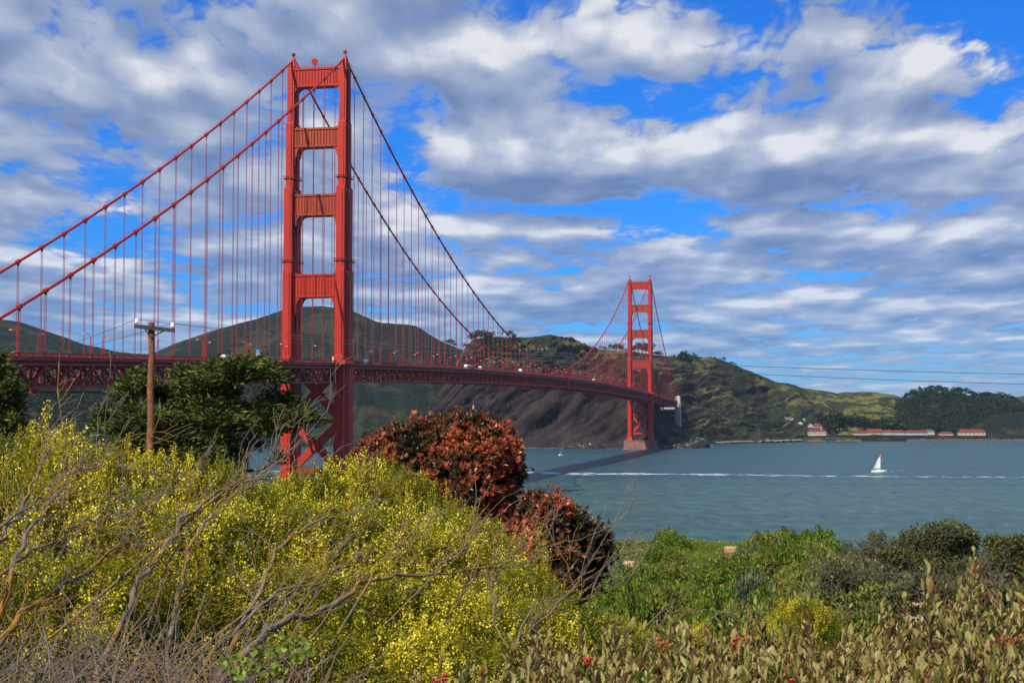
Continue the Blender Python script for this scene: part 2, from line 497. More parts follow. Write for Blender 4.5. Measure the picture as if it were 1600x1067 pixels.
def hill_mat(name, grass, scrub, rock, rock_amt, scale=1.0, grass_amt=0.5, zrock=None):
    m, t, b, out = mat(name)
    g = t.n('ShaderNodeNewGeometry')
    pos = g.outputs['Position']
    nz = t.sep(g.outputs['Normal'])[2]
    n1 = t.noise(pos, 0.0045 * scale, 6, 0.6, 0.6)
    n2 = t.noise(pos, 0.022 * scale, 6, 0.62)
    n3 = t.noise(pos, 0.11 * scale, 4, 0.6)
    gr = t.mix(t.lin(n3, 0.3, 0.7), tuple(x * 0.8 for x in grass), tuple(x * 1.25 for x in grass))
    sc = t.mix(t.lin(n3, 0.3, 0.7), tuple(x * 0.65 for x in scrub), tuple(x * 1.3 for x in scrub))
    mixv = t.m('ADD', t.m('MULTIPLY', n1, 0.6), t.m('MULTIPLY', n2, 0.4))
    c = t.mix(t.smooth(mixv, 0.56 - grass_amt * 0.15, 0.63 - grass_amt * 0.15), sc, gr)
    px0, py0, pz0 = t.sep(pos)
    sl = t.m('ADD', px0, t.m('MULTIPLY', pz0, -1.1))
    rn = t.noise(t.comb(t.m('MULTIPLY', sl, 0.03), t.m('MULTIPLY', py0, 0.008), t.m('MULTIPLY', t.m('ADD', pz0, t.m('MULTIPLY', px0, 0.5)), 0.014)), 1.0, 8, 0.72, 0.8)
    rk = t.mix(t.lin(rn, 0.32, 0.68), tuple(x * 0.28 for x in rock), tuple(x * 1.9 for x in rock))
    rk = t.mix(t.smooth(n2, 0.55, 0.68), rk, (rock[0] * 0.7, rock[1] * 1.1, rock[2] * 0.7))
    steep = t.m('SUBTRACT', 1.0, nz)
    f = t.m('ADD', t.m('ADD', t.m('MULTIPLY', steep, 1.4), t.m('MULTIPLY', n2, 0.8)), rock_amt - 0.95)
    if zrock:
        px_, py_, z = t.sep(pos)
        west = t.lin(px_, -30, 70, 1.0, 0.0)            # the cliff faces the strait; the bay side is grassed
        f = t.m('ADD', f, t.m('MULTIPLY', west, t.lin(z, zrock[0], zrock[1], 0.55, -0.2)))
        f = t.m('SUBTRACT', f, t.m('MULTIPLY', t.m('SUBTRACT', 1.0, west), 0.30))
    c = t.mix(t.smooth(f, 0.0, 0.18), c, rk)
    t.put(b, 'Base Color', c)
    b.inputs['Roughness'].default_value = 0.95
    b.inputs['Specular IOR Level'].default_value = 0.1
    h = t.m('ADD', t.m('MULTIPLY', rn, 5.0), t.m('MULTIPLY', n3, 4.0))
    t.put(b, 'Normal', t.bump(h, 0.8, 1.6))
    return m

def hill(name, mat_, crest, cdepth, foot, shape, step=3.0, rows=90, amp=10.0, footz=-2.0, freq=0.012, seed=3, back=1.35, shape2=None, blend=None, crestamp=1.5, skew=0.0, rough=0.0):
    """a real terrain sheet: foot line, slope, crest line and back slope, each at its own distance"""
    x0, x1 = crest[0][0], crest[-1][0]
    xs = np.arange(x0, x1 + step, step)
    cp = np.interp(xs, [c[0] for c in crest], [c[1] for c in crest])
    k = np.exp(-np.linspace(-2, 2, 7) ** 2); k /= k.sum()
    cp = np.convolve(np.pad(cp, 3, mode='edge'), k, 'valid')
    cd = np.interp(xs, [c[0] for c in cdepth], [c[1] for c in cdepth])
    fd = np.interp(xs, [c[0] for c in foot], [c[1] for c in foot])
    zc = CAM[2] + (642.5 - cp) / FPX * cd
    ts = np.concatenate([np.linspace(0, 1, rows) ** 1.15, 1 + np.linspace(0.04, 1, 18)])
    Tt, X = np.meshgrid(ts, xs, indexing='ij')
    ZC, CD, FD = zc[None, :], cd[None, :], fd[None, :]
    s1 = np.interp(np.minimum(Tt, 1), [p[0] for p in shape], [p[1] for p in shape])
    if shape2 is not None:
        s2 = np.interp(np.minimum(Tt, 1), [p[0] for p in shape2], [p[1] for p in shape2])
        w = sstep(X, *blend)
        s1 = s1 * (1 - w) + s2 * w
    D = np.where(Tt <= 1, FD + (CD - FD) * Tt, CD * (1 + (back - 1) * (Tt - 1)))
    Z = footz + (ZC - footz) * s1
    bk = np.clip(Tt - 1, 0, 1)
    Z = np.where(Tt > 1, ZC * (1 - 0.75 * bk ** 1.3) - 3 * bk, Z)
    L = (X - 800) / FPX * D
    g = fbm(L * freq + 3, D * freq * 0.55, seed, 6, 0.55)
    SK = L + skew * D + skew * 1.6 * Z
    rid = 1 - np.abs(fbm(SK * freq * 1.7, D * freq * 0.5 + 9, seed + 20, 5, 0.55)) * 2
    env = np.clip(Tt / 0.08, 0, 1) * np.clip((1 - Tt) / 0.12, 0, 1)
    env = np.where(Tt > 1, 0.3, env)
    Z = Z + env * amp * (g * 1.2 + (rid - 0.6) * 0.7) + crestamp * fbm(L * 0.05, D * 0.05, seed + 40, 4, 0.6)
    if rough:
        r2 = 1 - np.abs(fbm(SK * freq * 5, D * freq * 1.6 + 2, seed + 60, 4, 0.55)) * 2
        w2 = rough * env * np.interp(X, [540, 600, 1000, 1060], [0.4, 1, 1, 0.35])
        Z = Z + w2 * (r2 - 0.6); D = D - w2 * 1.2 * (r2 - 0.6)
    D2 = D - env * amp * 0.9 * (rid - 0.6)
    V = np.array([CAM[0], CAM[1], 0])[None, None, :] + RT * L[..., None] + FH * D2[..., None]
    V[..., 2] = Z
    ny, nx = X.shape
    idx = np.arange(ny * nx).reshape(ny, nx)
    F = np.stack([idx[:-1, :-1], idx[:-1, 1:], idx[1:, 1:], idx[1:, :-1]], -1).reshape(-1, 4)
    o = quads(name, V.reshape(-1, 3), F, mat_, smooth=True)
    o['kind'] = 'structure'
    # height lookup in photo column + distance, used to stand trees on the slope
    def ground(px, depth):
        j = int(np.clip(round((px - x0) / step), 0, nx - 1))
        return float(np.interp(depth, D2[:, j], Z[:, j]))
    def point(px, t):
        j = int(np.clip(round((px - x0) / step), 0, nx - 1)); i = int(np.clip(np.searchsorted(ts, t), 0, ny - 1))
        return V[i, j]
    o_ = dict(ob=o, ground=ground, point=point)
    return o_

M['hill_green'] = hill_mat('cloud_shaded_scrub_hill', (0.036, 0.036, 0.017), (0.012, 0.019, 0.013), (0.036, 0.034, 0.028), 0.14, 1.0, 0.35)  # coastal scrub, its colours darkened to stand in for cloud shadow
M['headland'] = hill_mat('headland_shaded_rock_and_grass', (0.110, 0.102, 0.032), (0.026, 0.036, 0.017), (0.030, 0.021, 0.021), 0.24, 1.2, 0.38, (70, 135))  # dark rock by nature; cloud shadow over the cliff is also put into its colour
M['hill_bright'] = hill_mat('spring_grass_hill', (0.150, 0.140, 0.034), (0.028, 0.040, 0.018), (0.07, 0.055, 0.040), -0.22, 1.6, 0.7)
M['wood_floor'] = hill_mat('wood_floor', (0.03, 0.04, 0.018), (0.012, 0.020, 0.012), (0.03, 0.026, 0.022), -0.3)
M['far_blue'] = hill_mat('far_hill', (0.04, 0.05, 0.03), (0.025, 0.035, 0.025), (0.04, 0.04, 0.035), -0.3)

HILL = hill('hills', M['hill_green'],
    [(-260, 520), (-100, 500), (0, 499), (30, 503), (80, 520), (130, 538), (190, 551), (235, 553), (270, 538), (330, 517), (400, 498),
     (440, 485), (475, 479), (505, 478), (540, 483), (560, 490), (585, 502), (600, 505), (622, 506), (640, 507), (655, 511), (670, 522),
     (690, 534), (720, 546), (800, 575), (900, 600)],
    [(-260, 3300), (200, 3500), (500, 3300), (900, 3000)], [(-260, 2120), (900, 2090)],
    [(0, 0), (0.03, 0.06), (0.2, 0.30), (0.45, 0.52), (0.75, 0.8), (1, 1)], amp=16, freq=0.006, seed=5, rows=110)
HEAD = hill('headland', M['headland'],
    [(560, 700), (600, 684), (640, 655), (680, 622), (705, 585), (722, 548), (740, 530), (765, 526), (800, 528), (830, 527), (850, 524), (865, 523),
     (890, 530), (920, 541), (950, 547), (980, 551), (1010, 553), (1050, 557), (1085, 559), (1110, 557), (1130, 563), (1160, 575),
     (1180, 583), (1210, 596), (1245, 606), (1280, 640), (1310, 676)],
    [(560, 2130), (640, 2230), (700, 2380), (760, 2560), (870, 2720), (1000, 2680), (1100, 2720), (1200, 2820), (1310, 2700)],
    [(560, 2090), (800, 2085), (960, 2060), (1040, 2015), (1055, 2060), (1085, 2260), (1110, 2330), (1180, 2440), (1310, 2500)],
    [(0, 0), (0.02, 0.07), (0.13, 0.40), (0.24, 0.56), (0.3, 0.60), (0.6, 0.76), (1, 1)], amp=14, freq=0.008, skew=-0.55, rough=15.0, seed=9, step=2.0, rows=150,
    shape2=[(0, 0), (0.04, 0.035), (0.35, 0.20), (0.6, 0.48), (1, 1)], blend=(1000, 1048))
GREEN = hill('green_hills', M['hill_bright'],
    [(1150, 606), (1185, 600), (1210, 598), (1228, 598), (1243, 602), (1254, 606), (1268, 608), (1290, 611), (1313, 616), (1324, 614), (1347, 612),
     (1375, 614), (1397, 617), (1410, 623), (1440, 633), (1500, 650), (1560, 668)],
    [(1150, 3050), (1300, 3150), (1560, 3100)], [(1150, 2475), (1340, 2500), (1560, 2520)],
    [(0, 0), (0.02, 0.055), (0.22, 0.15), (0.4, 0.33), (0.7, 0.66), (1, 1)], amp=9, freq=0.012, seed=14, footz=-2)
WOODHILL = hill('wooded_hill', M['wood_floor'],
    [(1385, 640), (1405, 630), (1420, 622), (1448, 612), (1468, 614), (1487, 614), (1510, 617), (1524, 623), (1555, 622), (1577, 626), (1600, 638), (1700, 655), (1900, 670)],
    [(1385, 3000), (1900, 3000)], [(1385, 2580), (1900, 2580)],
    [(0, 0), (0.03, 0.07), (0.2, 0.16), (0.5, 0.5), (1, 1)], amp=8, freq=0.012, seed=24)
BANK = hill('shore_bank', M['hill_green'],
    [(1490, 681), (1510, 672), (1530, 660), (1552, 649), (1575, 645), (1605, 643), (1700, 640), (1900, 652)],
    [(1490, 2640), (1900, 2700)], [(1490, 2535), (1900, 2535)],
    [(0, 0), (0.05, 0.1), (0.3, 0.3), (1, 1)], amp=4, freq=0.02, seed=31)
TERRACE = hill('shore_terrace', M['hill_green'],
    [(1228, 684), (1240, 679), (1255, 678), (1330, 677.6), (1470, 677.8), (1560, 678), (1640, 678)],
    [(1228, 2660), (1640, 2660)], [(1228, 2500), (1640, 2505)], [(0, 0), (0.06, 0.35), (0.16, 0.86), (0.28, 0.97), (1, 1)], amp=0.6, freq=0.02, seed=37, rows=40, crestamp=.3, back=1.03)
FAR = hill('far_hills', M['far_blue'],
    [(1280, 625), (1310, 614), (1320, 612), (1330, 613), (1400, 625), (1500, 620), (1520, 617), (1540, 611), (1552, 614), (1590, 621), (1602, 617), (1700, 610), (1900, 625)],
    [(1280, 6500), (1900, 6500)], [(1280, 5200), (1900, 5200)], [(0, 0), (1, 1)], rows=30, amp=12, freq=0.004, seed=33, step=4)

def strip(name, layer, pts, width, m, lift=0.6, rise=0.4):
    """a road or beach laid on a hill sheet through photo points"""
    vs = []
    for px, py in pts:
        best = min((layer['point'](px, t) for t in np.linspace(.01, .99, 150)),
                   key=lambda p: abs(642.5 - (p[2] - CAM[2]) / ((p - CAM) @ FH) * FPX - py))
        for s in (0, 1):
            q = best + FH * width * s
            vs.append((q[0], q[1], best[2] + lift + rise * s))
    mb = MB(); n = len(pts)
    mb.add(vs, [(2 * i, 2 * i + 2, 2 * i + 3, 2 * i + 1) for i in range(n - 1)])
    mb.build(name, m, kind='structure')
M['road'] = simple('pale_road_cut', (0.20, 0.16, 0.11), 0.95, 0.25, 0.08)
strip('road', HEAD, [(px, 549.5 - .02 * (px - 796) + .5 * math.sin(px * .3)) for px in range(796, 872, 2)], 2.0, M['road'], 0.8, 4.5)
strip('beach', HEAD, [(px, 691.0 - .028 * (px - 1112)) for px in range(1112, 1250, 3)], -42.0, M['road'], 1.4, -1.0)

# ---- near ground: the slope in front of the camera, its brow and the bluff down to the water
def brow(r):
    return 35 + 52 * sstep(-r, 3.0, 13.0) - 6 * sstep(r, 7, 12)
def gz(r, d):
    r = np.asarray(r, float); d = np.asarray(d, float)
    b = brow(r)
    z = 48.22 - 0.050 * np.maximum(d, -20) + 0.25 * fbm(r * 0.22, d * 0.22, 71, 4)
    z = z + 0.34 * np.exp(-((r - 3.6) / 4.0) ** 2 - ((d - 31) / 6.0) ** 2)
    over = np.maximum(d - b, 0)
    z = z - over * 0.75 * sstep(over, 0, 4)
    return np.maximum(z, -2.5)
def ground_mat():
    m, t, b, out = mat('bluff_soil')
    pos = t.n('ShaderNodeNewGeometry').outputs['Position']
    n = t.noise(pos, 1.3, 6, 0.65); n2 = t.noise(pos, 0.25, 4, 0.6)
    c = t.mix(t.lin(n, 0.3, 0.7), (0.045, 0.030, 0.018), (0.13, 0.085, 0.055))
    c = t.mix(t.smooth(n2, 0.42, 0.58), c, (0.055, 0.075, 0.02))
    t.put(b, 'Base Color', c); b.inputs['Roughness'].default_value = 0.95
    b.inputs['Specular IOR Level'].default_value = 0.1
    t.put(b, 'Normal', t.bump(n, 0.7, 0.08))
    return m
M['soil'] = ground_mat()
rr = np.concatenate([np.linspace(-160, -40, 25), np.linspace(-38, 38, 115), np.linspace(40, 160, 25)])
dd = np.concatenate([np.linspace(-60, 0, 16), np.linspace(0.6, 60, 100), np.linspace(62, 240, 70)])
DD, RRr = np.meshgrid(dd, rr, indexing='ij')
V = np.array([CAM[0], CAM[1], 0])[None, None, :] + RT * RRr[..., None] + FH * DD[..., None]
V[..., 2] = gz(RRr, DD)
idx = np.arange(DD.size).reshape(DD.shape)
F = np.stack([idx[:-1, :-1], idx[:-1, 1:], idx[1:, 1:], idx[1:, :-1]], -1).reshape(-1, 4)
quads('ground', V.reshape(-1, 3), F, M['soil'], smooth=True)['kind'] = 'structure'

# ================================================================== BRIDGE
def z_rail(y):
    y = np.asarray(y, float)
    m = 75 + 7 * (1 - ((y - 640) / 640) ** 2)
    s = 75 + y * 0.0248
    n = 75 - (y - 1280) * 0.0248
    return np.where(y < 0, s, np.where(y > 1280, n, m))
def z_cable(y):
    y = np.asarray(y, float)
    m = 84.2 + (227 - 84.2) * ((y - 640) / 640) ** 2
    def sd(u):
        return 227 + (66.5 - 227) * u - 8.3 * 4 * u * (1 - u)
    return np.where(y < 0, sd(-y / 343), np.where(y > 1280, sd((y - 1280) / 343), m))
HX = 13.7
bridge = empty('suspension_bridge', (0, 0, 0), label='long red-orange suspension bridge crossing the strait on two tall towers', cat='bridge')

SECT = [(11, 77, 4.9, 16.2), (77, 120, 4.5, 14.8), (120, 161, 4.3, 13.4), (161, 194, 3.9, 9.6), (194, 222, 3.6, 7.6)]
def leg(sx, y0, parent):
    mb = MB(); x = sx * HX
    for i, (z0, z1, w, l) in enumerate(SECT):
        mb.box((x, y0, (z0 + z1) / 2), (w, l, z1 - z0))
        mb.box((x, y0, (z0 + z1 - 1.6) / 2), (w + 1.1, l * 0.5, z1 - z0 - 1.7))
        mb.box((x, y0, (z0 + z1 - 3.0) / 2), (w + 1.7, l * 0.22, z1 - z0 - 3.1))
        mb.box((x, y0, (z0 + z1 - 1.2) / 2), (w * 0.56, l + 0.7, z1 - z0 - 1.3))
        mb.frust((x, y0, z1), (w, l), (w * 0.86, l * 0.86), 1.0)
    for z in (9.6,):
        mb.frust((x, y0, z), (8.2, 19), (5.6, 16.8), 7)
    # seams of the plates
    for z in np.arange(20, 220, 12.5):
        for (z0, z1, w, l) in SECT:
            if z0 < z < z1 - 2:
                mb.box((x, y0, z), (w + 0.12, l + 0.12, 0.28))
    return mb.build('leg', M['red'], parent)
def portal(y0, zt, zb, wl, wb, hb, stepped, th, parent, mat_):
    mb = MB()
    xi = HX - wl / 2 + 0.35
    mb.box((0, y0, (zt + zb) / 2), (2 * xi, th, zt - zb - 1.0))
    for z, h in ((zt - 0.45, 1.0), (zb + 0.45, 1.0)):
        mb.box((0, y0, z), (2 * xi, th + 1.3, h))
    n = 15
    for k in range(n):
        xx = -xi + (k + 0.5) * 2 * xi / n
        mb.prism([(xx - 0.52, zb + 1.0), (xx + 0.52, zb + 1.0), (xx + 0.52, zt - 2.2), (xx + 0.3, zt - 1.3), (xx - 0.3, zt - 1.3), (xx - 0.52, zt - 2.2)],
                 y0 - th / 2 - 0.5, y0 + th / 2 + 0.5)
    for s in (-1, 1):
        prof = [(s * xi, zb), (s * xi, zb - hb)]
        if stepped:
            prof += [(s * (xi - 0.9), zb - hb), (s * (xi - 0.9), zb - hb * 0.58), (s * (xi - 1.5), zb - hb * 0.5)]
            a0, hh, w0 = 0.0, hb * 0.5, 1.5
        else:
            a0, hh, w0 = 0.0, hb, 0.0
        for k in range(1, 7):
            a = math.pi / 2 * k / 6
            prof.append((s * (xi - w0 - (wb - w0) * (1 - math.cos(a))), zb - hh * (1 - math.sin(a))))
        prof[-1] = (s * (xi - wb), zb - 0.35)
        prof.append((s * (xi - wb), zb))
        mb.prism(prof, y0 - th / 2 - 0.25, y0 + th / 2 + 0.25)
        up = [(s * xi, zt), (s * (xi - 3.0), zt), (s * (xi - 2.3), zt + 0.35), (s * (xi - 0.8), zt + 1.1), (s * xi, zt + 2.3)]
        mb.prism(up, y0 - th / 2 + 0.3, y0 + th / 2 - 0.3)
    return mb.build('portal_strut', mat_, parent)
def tower(y0, label):
    mb = MB()
    xi = HX - 2.2
    for (zb, zt) in ((47.0, 72), (22.0, 43.5)):
        mb.beam((-xi, y0 - 1, zb), (xi, y0 - 1, zt), 3.6, 3.0, up=(0, 1, 0))
        mb.beam((-xi, y0 - 1.03, zt), (xi, y0 - 1.03, zb), 3.55, 3.0, up=(0, 1, 0))
        mb.box((0, y0 - 1, (zb + zt) / 2), (4.6, 3.8, 4.6))
    for z, h in ((45.2, 2.4), (20.5, 2.6)):
        mb.box((0, y0 - 1, z), (2 * xi, 4.2, h))
    t = mb.build('tower', M['red'], bridge, label=label)
    for s in (-1, 1):
        leg(s, y0, t)
    portal(y0, 222, 212.6, 3.6, 4.6, 4.8, False, 5.5, t, M['red'])
    portal(y0, 191.5, 182, 3.9, 4.7, 9.0, True, 6.5, t, M['strutred'])
    portal(y0, 158, 147.5, 4.3, 4.9, 9.6, True, 7.5, t, M['strutred'])
    portal(y0, 118, 106.6, 4.5, 5.2, 16, True, 8.5, t, M['red'])
    for s in (-1, 1):
        sd = MB()
        sd.frust((s * HX, y0, 223), (3.6, 7.2), (2.6, 5.0), 2.0)
        sd.frust((s * HX, y0, 225), (2.4, 4.6), (1.3, 2.0), 3.0)
        sd.prism([(s * (HX - 1.3), 223), (s * (HX - 3.8), 223), (s * (HX - 2.6), 224.1), (s * (HX - 1.3), 226.4)], y0 - 1.6, y0 + 1.6)
        sd.build('saddle', M['red'], t)
        bc = MB()
        bc.tube([(s * HX, y0, 227.6), (s * HX, y0, 229.3)], 0.34, 8)
        bc.tube([(s * HX, y0, 229.3), (s * HX, y0, 230.2), (s * HX, y0, 230.9)], [0.85, 0.85, 0.3], 8)
        for k in range(6):
            a = k * math.pi / 3
            bc.tube([(s * HX + 1.0 * math.cos(a), y0 + 1.0 * math.sin(a), 228.6), (s * HX + 1.0 * math.cos(a), y0 + 1.0 * math.sin(a), 230.6)], 0.07, 4)
        bc.build('beacon', M['deckred'], t)
        for zz, w, l in ((166.3, 3.9, 9.6), (124.4, 4.3, 13.4)):
            cw = MB()
            for dz in (0, 1.1):
                for (px_, py_, sx_, sy_) in ((0, -l / 2 - .8, w + 2.4, .16), (0, l / 2 + .8, w + 2.4, .16), (-w / 2 - 1.1, 0, .16, l + 1.6), (w / 2 + 1.1, 0, .16, l + 1.6)):
                    cw.box((s * HX + px_, y0 + py_, zz + dz), (sx_, sy_, 0.16))
            cw.box((s * HX, y0, zz - 0.15), (w + 2.4, l + 1.6, 0.14))
            for u in np.linspace(-1, 1, 7):
                for yy in (-l / 2 - .8, l / 2 + .8):
                    cw.box((s * HX + u * (w / 2 + 1.1), y0 + yy, zz + .55), (.14, .14, 1.1))
            cw.build('catwalk', M['deckred'], t)
    rl = MB()
    for yy in (-2.6, 2.6):
        for z in (222.95, 223.5):
            rl.box((0, y0 + yy, z), (2 * xi - 6, 0.1, 0.1))
        for x in np.linspace(-xi + 3, xi - 3, 12):
            rl.box((x, y0 + yy, 222.9), (0.1, 0.1, 1.3))
    rl.build('top_railing', M['deckred'], t)
    pr = MB()
    pr.frust((0, y0, -3), (47, 27), (43.6, 24.4), 3.4)
    pr.frust((0, y0, 0.4), (42, 23.5), (41, 22.5), 10.6)
    for x in np.linspace(-19, 19, 11):
        pr.box((x, y0 - 11.6, 5.3), (0.5, 0.7, 9.6))
    pr.box((0, y0, 11.2), (42, 23.5, 0.7))
    pr.build('pier', M['pier'], t)
    return t
T1 = tower(0.0, 'nearer of the two bridge towers, much the larger in view')
T2 = tower(1280.0, 'farther bridge tower standing off the headland on a pink pier')
# the round dish on top of the nearer tower
ds = MB()
c0, c1 = Vector((-2.2, -0.8, 225.0)), Vector((-1.5, -2.4, 225.25))
ds.tube([c0, c0.lerp(c1, .5), c1], [0.9, 1.55, 1.65], 20)
ds.tube([(-2.0, -0.6, 222.3), (-2.0, -0.6, 224.6)], 0.3, 6)
ds.build('dish', M['red'], T1)

# ---- main cables with a bulge at every cable band
BAY = 15.24
ys_h = [k * BAY for k in range(1, 84)]
side_s = [-k * BAY for k in range(1, 27)]
side_n = [1280 + k * BAY for k in range(1, 23)]
for s in (-1, 1):
    mb = MB()
    for (a, b) in ((-420, 0), (0, 1280), (1280, 1640)):
        ys = list(np.arange(a, b, BAY / 3))
        bands = [y for y in (ys_h + side_s + side_n) if a < y < b]
        pts = [(y, 0.50) for y in ys + [b]]
        for y in bands:
            pts += [(y - 0.85, 0.50), (y - 0.8, 0.80), (y + 0.8, 0.80), (y + 0.85, 0.50)]
        pts = [p for p in sorted(pts) if p[1] > 0.6 or all(abs(p[0] - y) > 0.84 for y in bands)]
        mb.tube([(s * HX, y, float(z_cable(y))) for y, r in pts], [r for y, r in pts], 8)
    c = mb.build('main_cable', M['red'], bridge, smooth=False)
    hr = MB()
    for (a, b) in ((-420, -6), (6, 1274), (1286, 1640)):
        for off in (-0.55, 0.55):
            hr.tube([(s * HX + off, y, float(z_cable(y)) + 1.35) for y in np.arange(a, b, BAY)], 0.035, 4)
    hr.build('hand_rope', M['deckred'], c)
# ---- suspenders: the 100 that show largest are parts of their own, the rest one part
def rope_pair(mb, x, y):
    zt, zb = float(z_cable(y)) - 0.5, float(z_rail(y)) - 2.8
    if zt - zb < 1.0: return
    for dy in (-0.42, 0.42):
        mb.tube([(x, y + dy, zt), (x, y + dy, zb)], 0.095, 5, cap=False)
    mb.box((x, y, zt - 0.5), (0.3, 1.1, 0.7))
hang = []
for y in side_s + ys_h + side_n:
    for s in (-1, 1):
        d = (np.array([s * HX, y, 100]) - CAM) @ FH
        px = 800 + FPX * ((np.array([s * HX, y, 100]) - CAM) @ RT) / d
        L = float(z_cable(y) - z_rail(y)) / d if px > -40 else 0
        hang.append((-L, s, y))
hang.sort()
rest = MB()
for i, (L, s, y) in enumerate(hang):
    if i < 100:
        mb = MB(); rope_pair(mb, s * HX, y); mb.build('suspender', M['rope'], bridge)
    else:
        rope_pair(rest, s * HX, y)
rest.build('suspenders_beyond', M['rope'], bridge, kind='stuff')

# ---- deck: roadway, two stiffening trusses, floor beams, laterals, railings
YA, YB = -426.72, 1623.06
half = BAY / 2
nodes = np.arange(YA, YB + 1, half)
rd = MB()
prof = [(-13.9, -1.3), (-13.9, -1.9), (-9.3, -2.1), (9.3, -2.1), (13.9, -1.9), (13.9, -1.3), (9.35, -1.3), (9.3, -1.55), (-9.3, -1.55), (-9.35, -1.3)]
vs, fs = [], []
for i, y in enumerate(nodes):
    z = float(z_rail(y))
    vs += [(x, y, z + dz) for x, dz in prof]
    if i:
        b = (i - 1) * 10
        fs += [(b + k, b + (k + 1) % 10, b + 10 + (k + 1) % 10, b + 10 + k) for k in range(10)]
rd.add(vs, fs)
deck = rd.build('deck', M['asphalt'], bridge)
fb = MB(); lb = MB()
for i, y in enumerate(nodes):
    z = float(z_rail(y))
    fb.box((0, y, z - 3.2), (26.6, 0.6, 2.2))
    for x in (-9, -4.5, 0, 4.5, 9):
        fb.box((x, y + half / 2, z - 2.45), (0.35, half - 0.6, 0.7))
    if i % 2 == 0 and i + 2 < len(nodes):
        z2 = float(z_rail(nodes[i + 2]))
        lb.beam((-13.2, y, z - 10.5), (13.2, nodes[i + 2], z2 - 10.5), 0.5, 0.5)
        lb.beam((13.2, y, z - 10.52), (-13.2, nodes[i + 2], z2 - 10.52), 0.5, 0.48)
        lb.box((0, y, z - 10.5), (26.6, 0.6, 0.7))
        # sway frames between the trusses
        lb.beam((-13.2, y, z - 10.2), (0, y, z - 4.4), 0.45, 0.45, up=(0, 1, 0))
        lb.beam((13.2, y, z - 10.2), (0, y, z - 4.4), 0.45, 0.45, up=(0, 1, 0))
fb.build('floor_beams', M['red'], deck); lb.build('lateral_bracing', M['red'], deck)
for s in (-1, 1):
    tr = MB(); rl = MB(); x = s * HX
    for i, y in enumerate(nodes):
        z = float(z_rail(y))
        tr.box((x, y, z - 7.0), (0.55, 0.42, 7.0))
        if i + 1 < len(nodes):
            y2 = nodes[i + 1]; z2 = float(z_rail(y2))
            tr.beam((x, y, z - 3.45), (x, y2, z2 - 3.45), 0.75, 0.95)
            tr.beam((x, y, z - 10.5), (x, y2, z2 - 10.5), 0.85, 1.0)
            tr.beam((x + s * 0.25, y, z - 1.9), (x + s * 0.25, y2, z2 - 1.9), 0.35, 1.1)
            a, b = (z - 4.0, z2 - 10.1) if (i % 2 == 0) else (z - 10.1, z2 - 4.0)
            tr.beam((x, y, a), (x, y2, b), 0.62, 0.60)
            # railing in panels
            rl.beam((x, y, z - 0.06), (x, y2, z2 - 0.06), 0.26, 0.14)
            rl.beam((x, y, z - 1.18), (x, y2, z2 - 1.18), 0.2, 0.14)
            for k in range(8):
                u = k / 8
                rl.box((x, y + u * half, z + (z2 - z) * u - 0.62), (0.12, 0.30 if k % 4 else 0.5, 1.05))
        if i % 2 == 0:
            tr.box((x, y, z - 4.2), (0.95, 1.7, 1.5))
        else:
            tr.box((x, y, z - 9.8), (0.95, 1.6, 1.3))
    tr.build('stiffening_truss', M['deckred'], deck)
    rl.build('railing', M['red'], deck)
# platforms round the tower legs, expansion housings, inspection travellers
for y0 in (0, 1280):
    for s in (-1, 1):
        z = float(z_rail(y0))
        pf = MB()
        pf.box((s * (HX + 2.0), y0, z - 1.7), (6.2, 24, 0.9))
        pf.box((s * (HX + 4.9), y0, z - 0.05), (0.2, 24, 0.2))
        for k in np.linspace(-11.8, 11.8, 25):
            pf.box((s * (HX + 4.9), y0 + k, z - 0.65), (0.14, 0.14, 1.2))
        for yy in (-12, 12):
            pf.box((s * (HX + 2.4), y0 + yy, z - 0.65), (5.0, 0.14, 1.25))
        pf.build('tower_platform', M['red'], deck)
for y0 in (-137.16, 640.0, 1219.0, 1341.0):
    for s in (-1, 1):
        z = float(z_rail(y0))
        hb = MB()
        hb.box((s * (HX + 0.5), y0, z - 5.6), (1.5, 4.4, 11.0) if y0 > 0 else (1.5, 8.5, 7.0))
        hb.box((s * (HX + 0.9), y0, z + 0.1), (1.9, 5.0, 0.4))
        hb.build('expansion_post', M['red'], deck)
tv = MB()
for (y0, w) in ((590.0, 46.0), (-247.0, 7.0)):
    z = float(z_rail(y0))
    tv.box((0, y0, z - 12.6), (29, w * 0.7, 0.5))
    for x in (-14, 14):
        tv.box((x, y0, z - 12.0), (0.25, w * 0.7, 0.18))
        for k in np.linspace(-w * .34, w * .34, 8):
            tv.box((x, y0 + k, z - 11.9), (0.3, 0.3, 1.6))
tv.build('inspection_traveller', M['deckred'], deck)
# north pylon: two tall concrete shafts with a wall between
py = MB()
for s in (-1, 1):
    py.frust((s * 13.5, 1640, 8), (9.5, 17), (8.5, 15), 54)
    py.frust((s * 13.5, 1640, 62), (8.0, 14), (7.0, 12), 12)
    for dx in (-2.2, 0, 2.2):
        py.box((s * 13.5 + dx, 1631.6, 38), (0.9, 0.9, 50))
py.box((0, 1640, 56), (24, 9, 10))
py.box((0, 1672, 64), (27, 48, 6))
py.frust((0, 1696, 6), (24, 8), (22, 6), 56)
py.build('concrete_pylon', M['concrete'], bridge, label='pale concrete pylon at the headland end of the bridge')

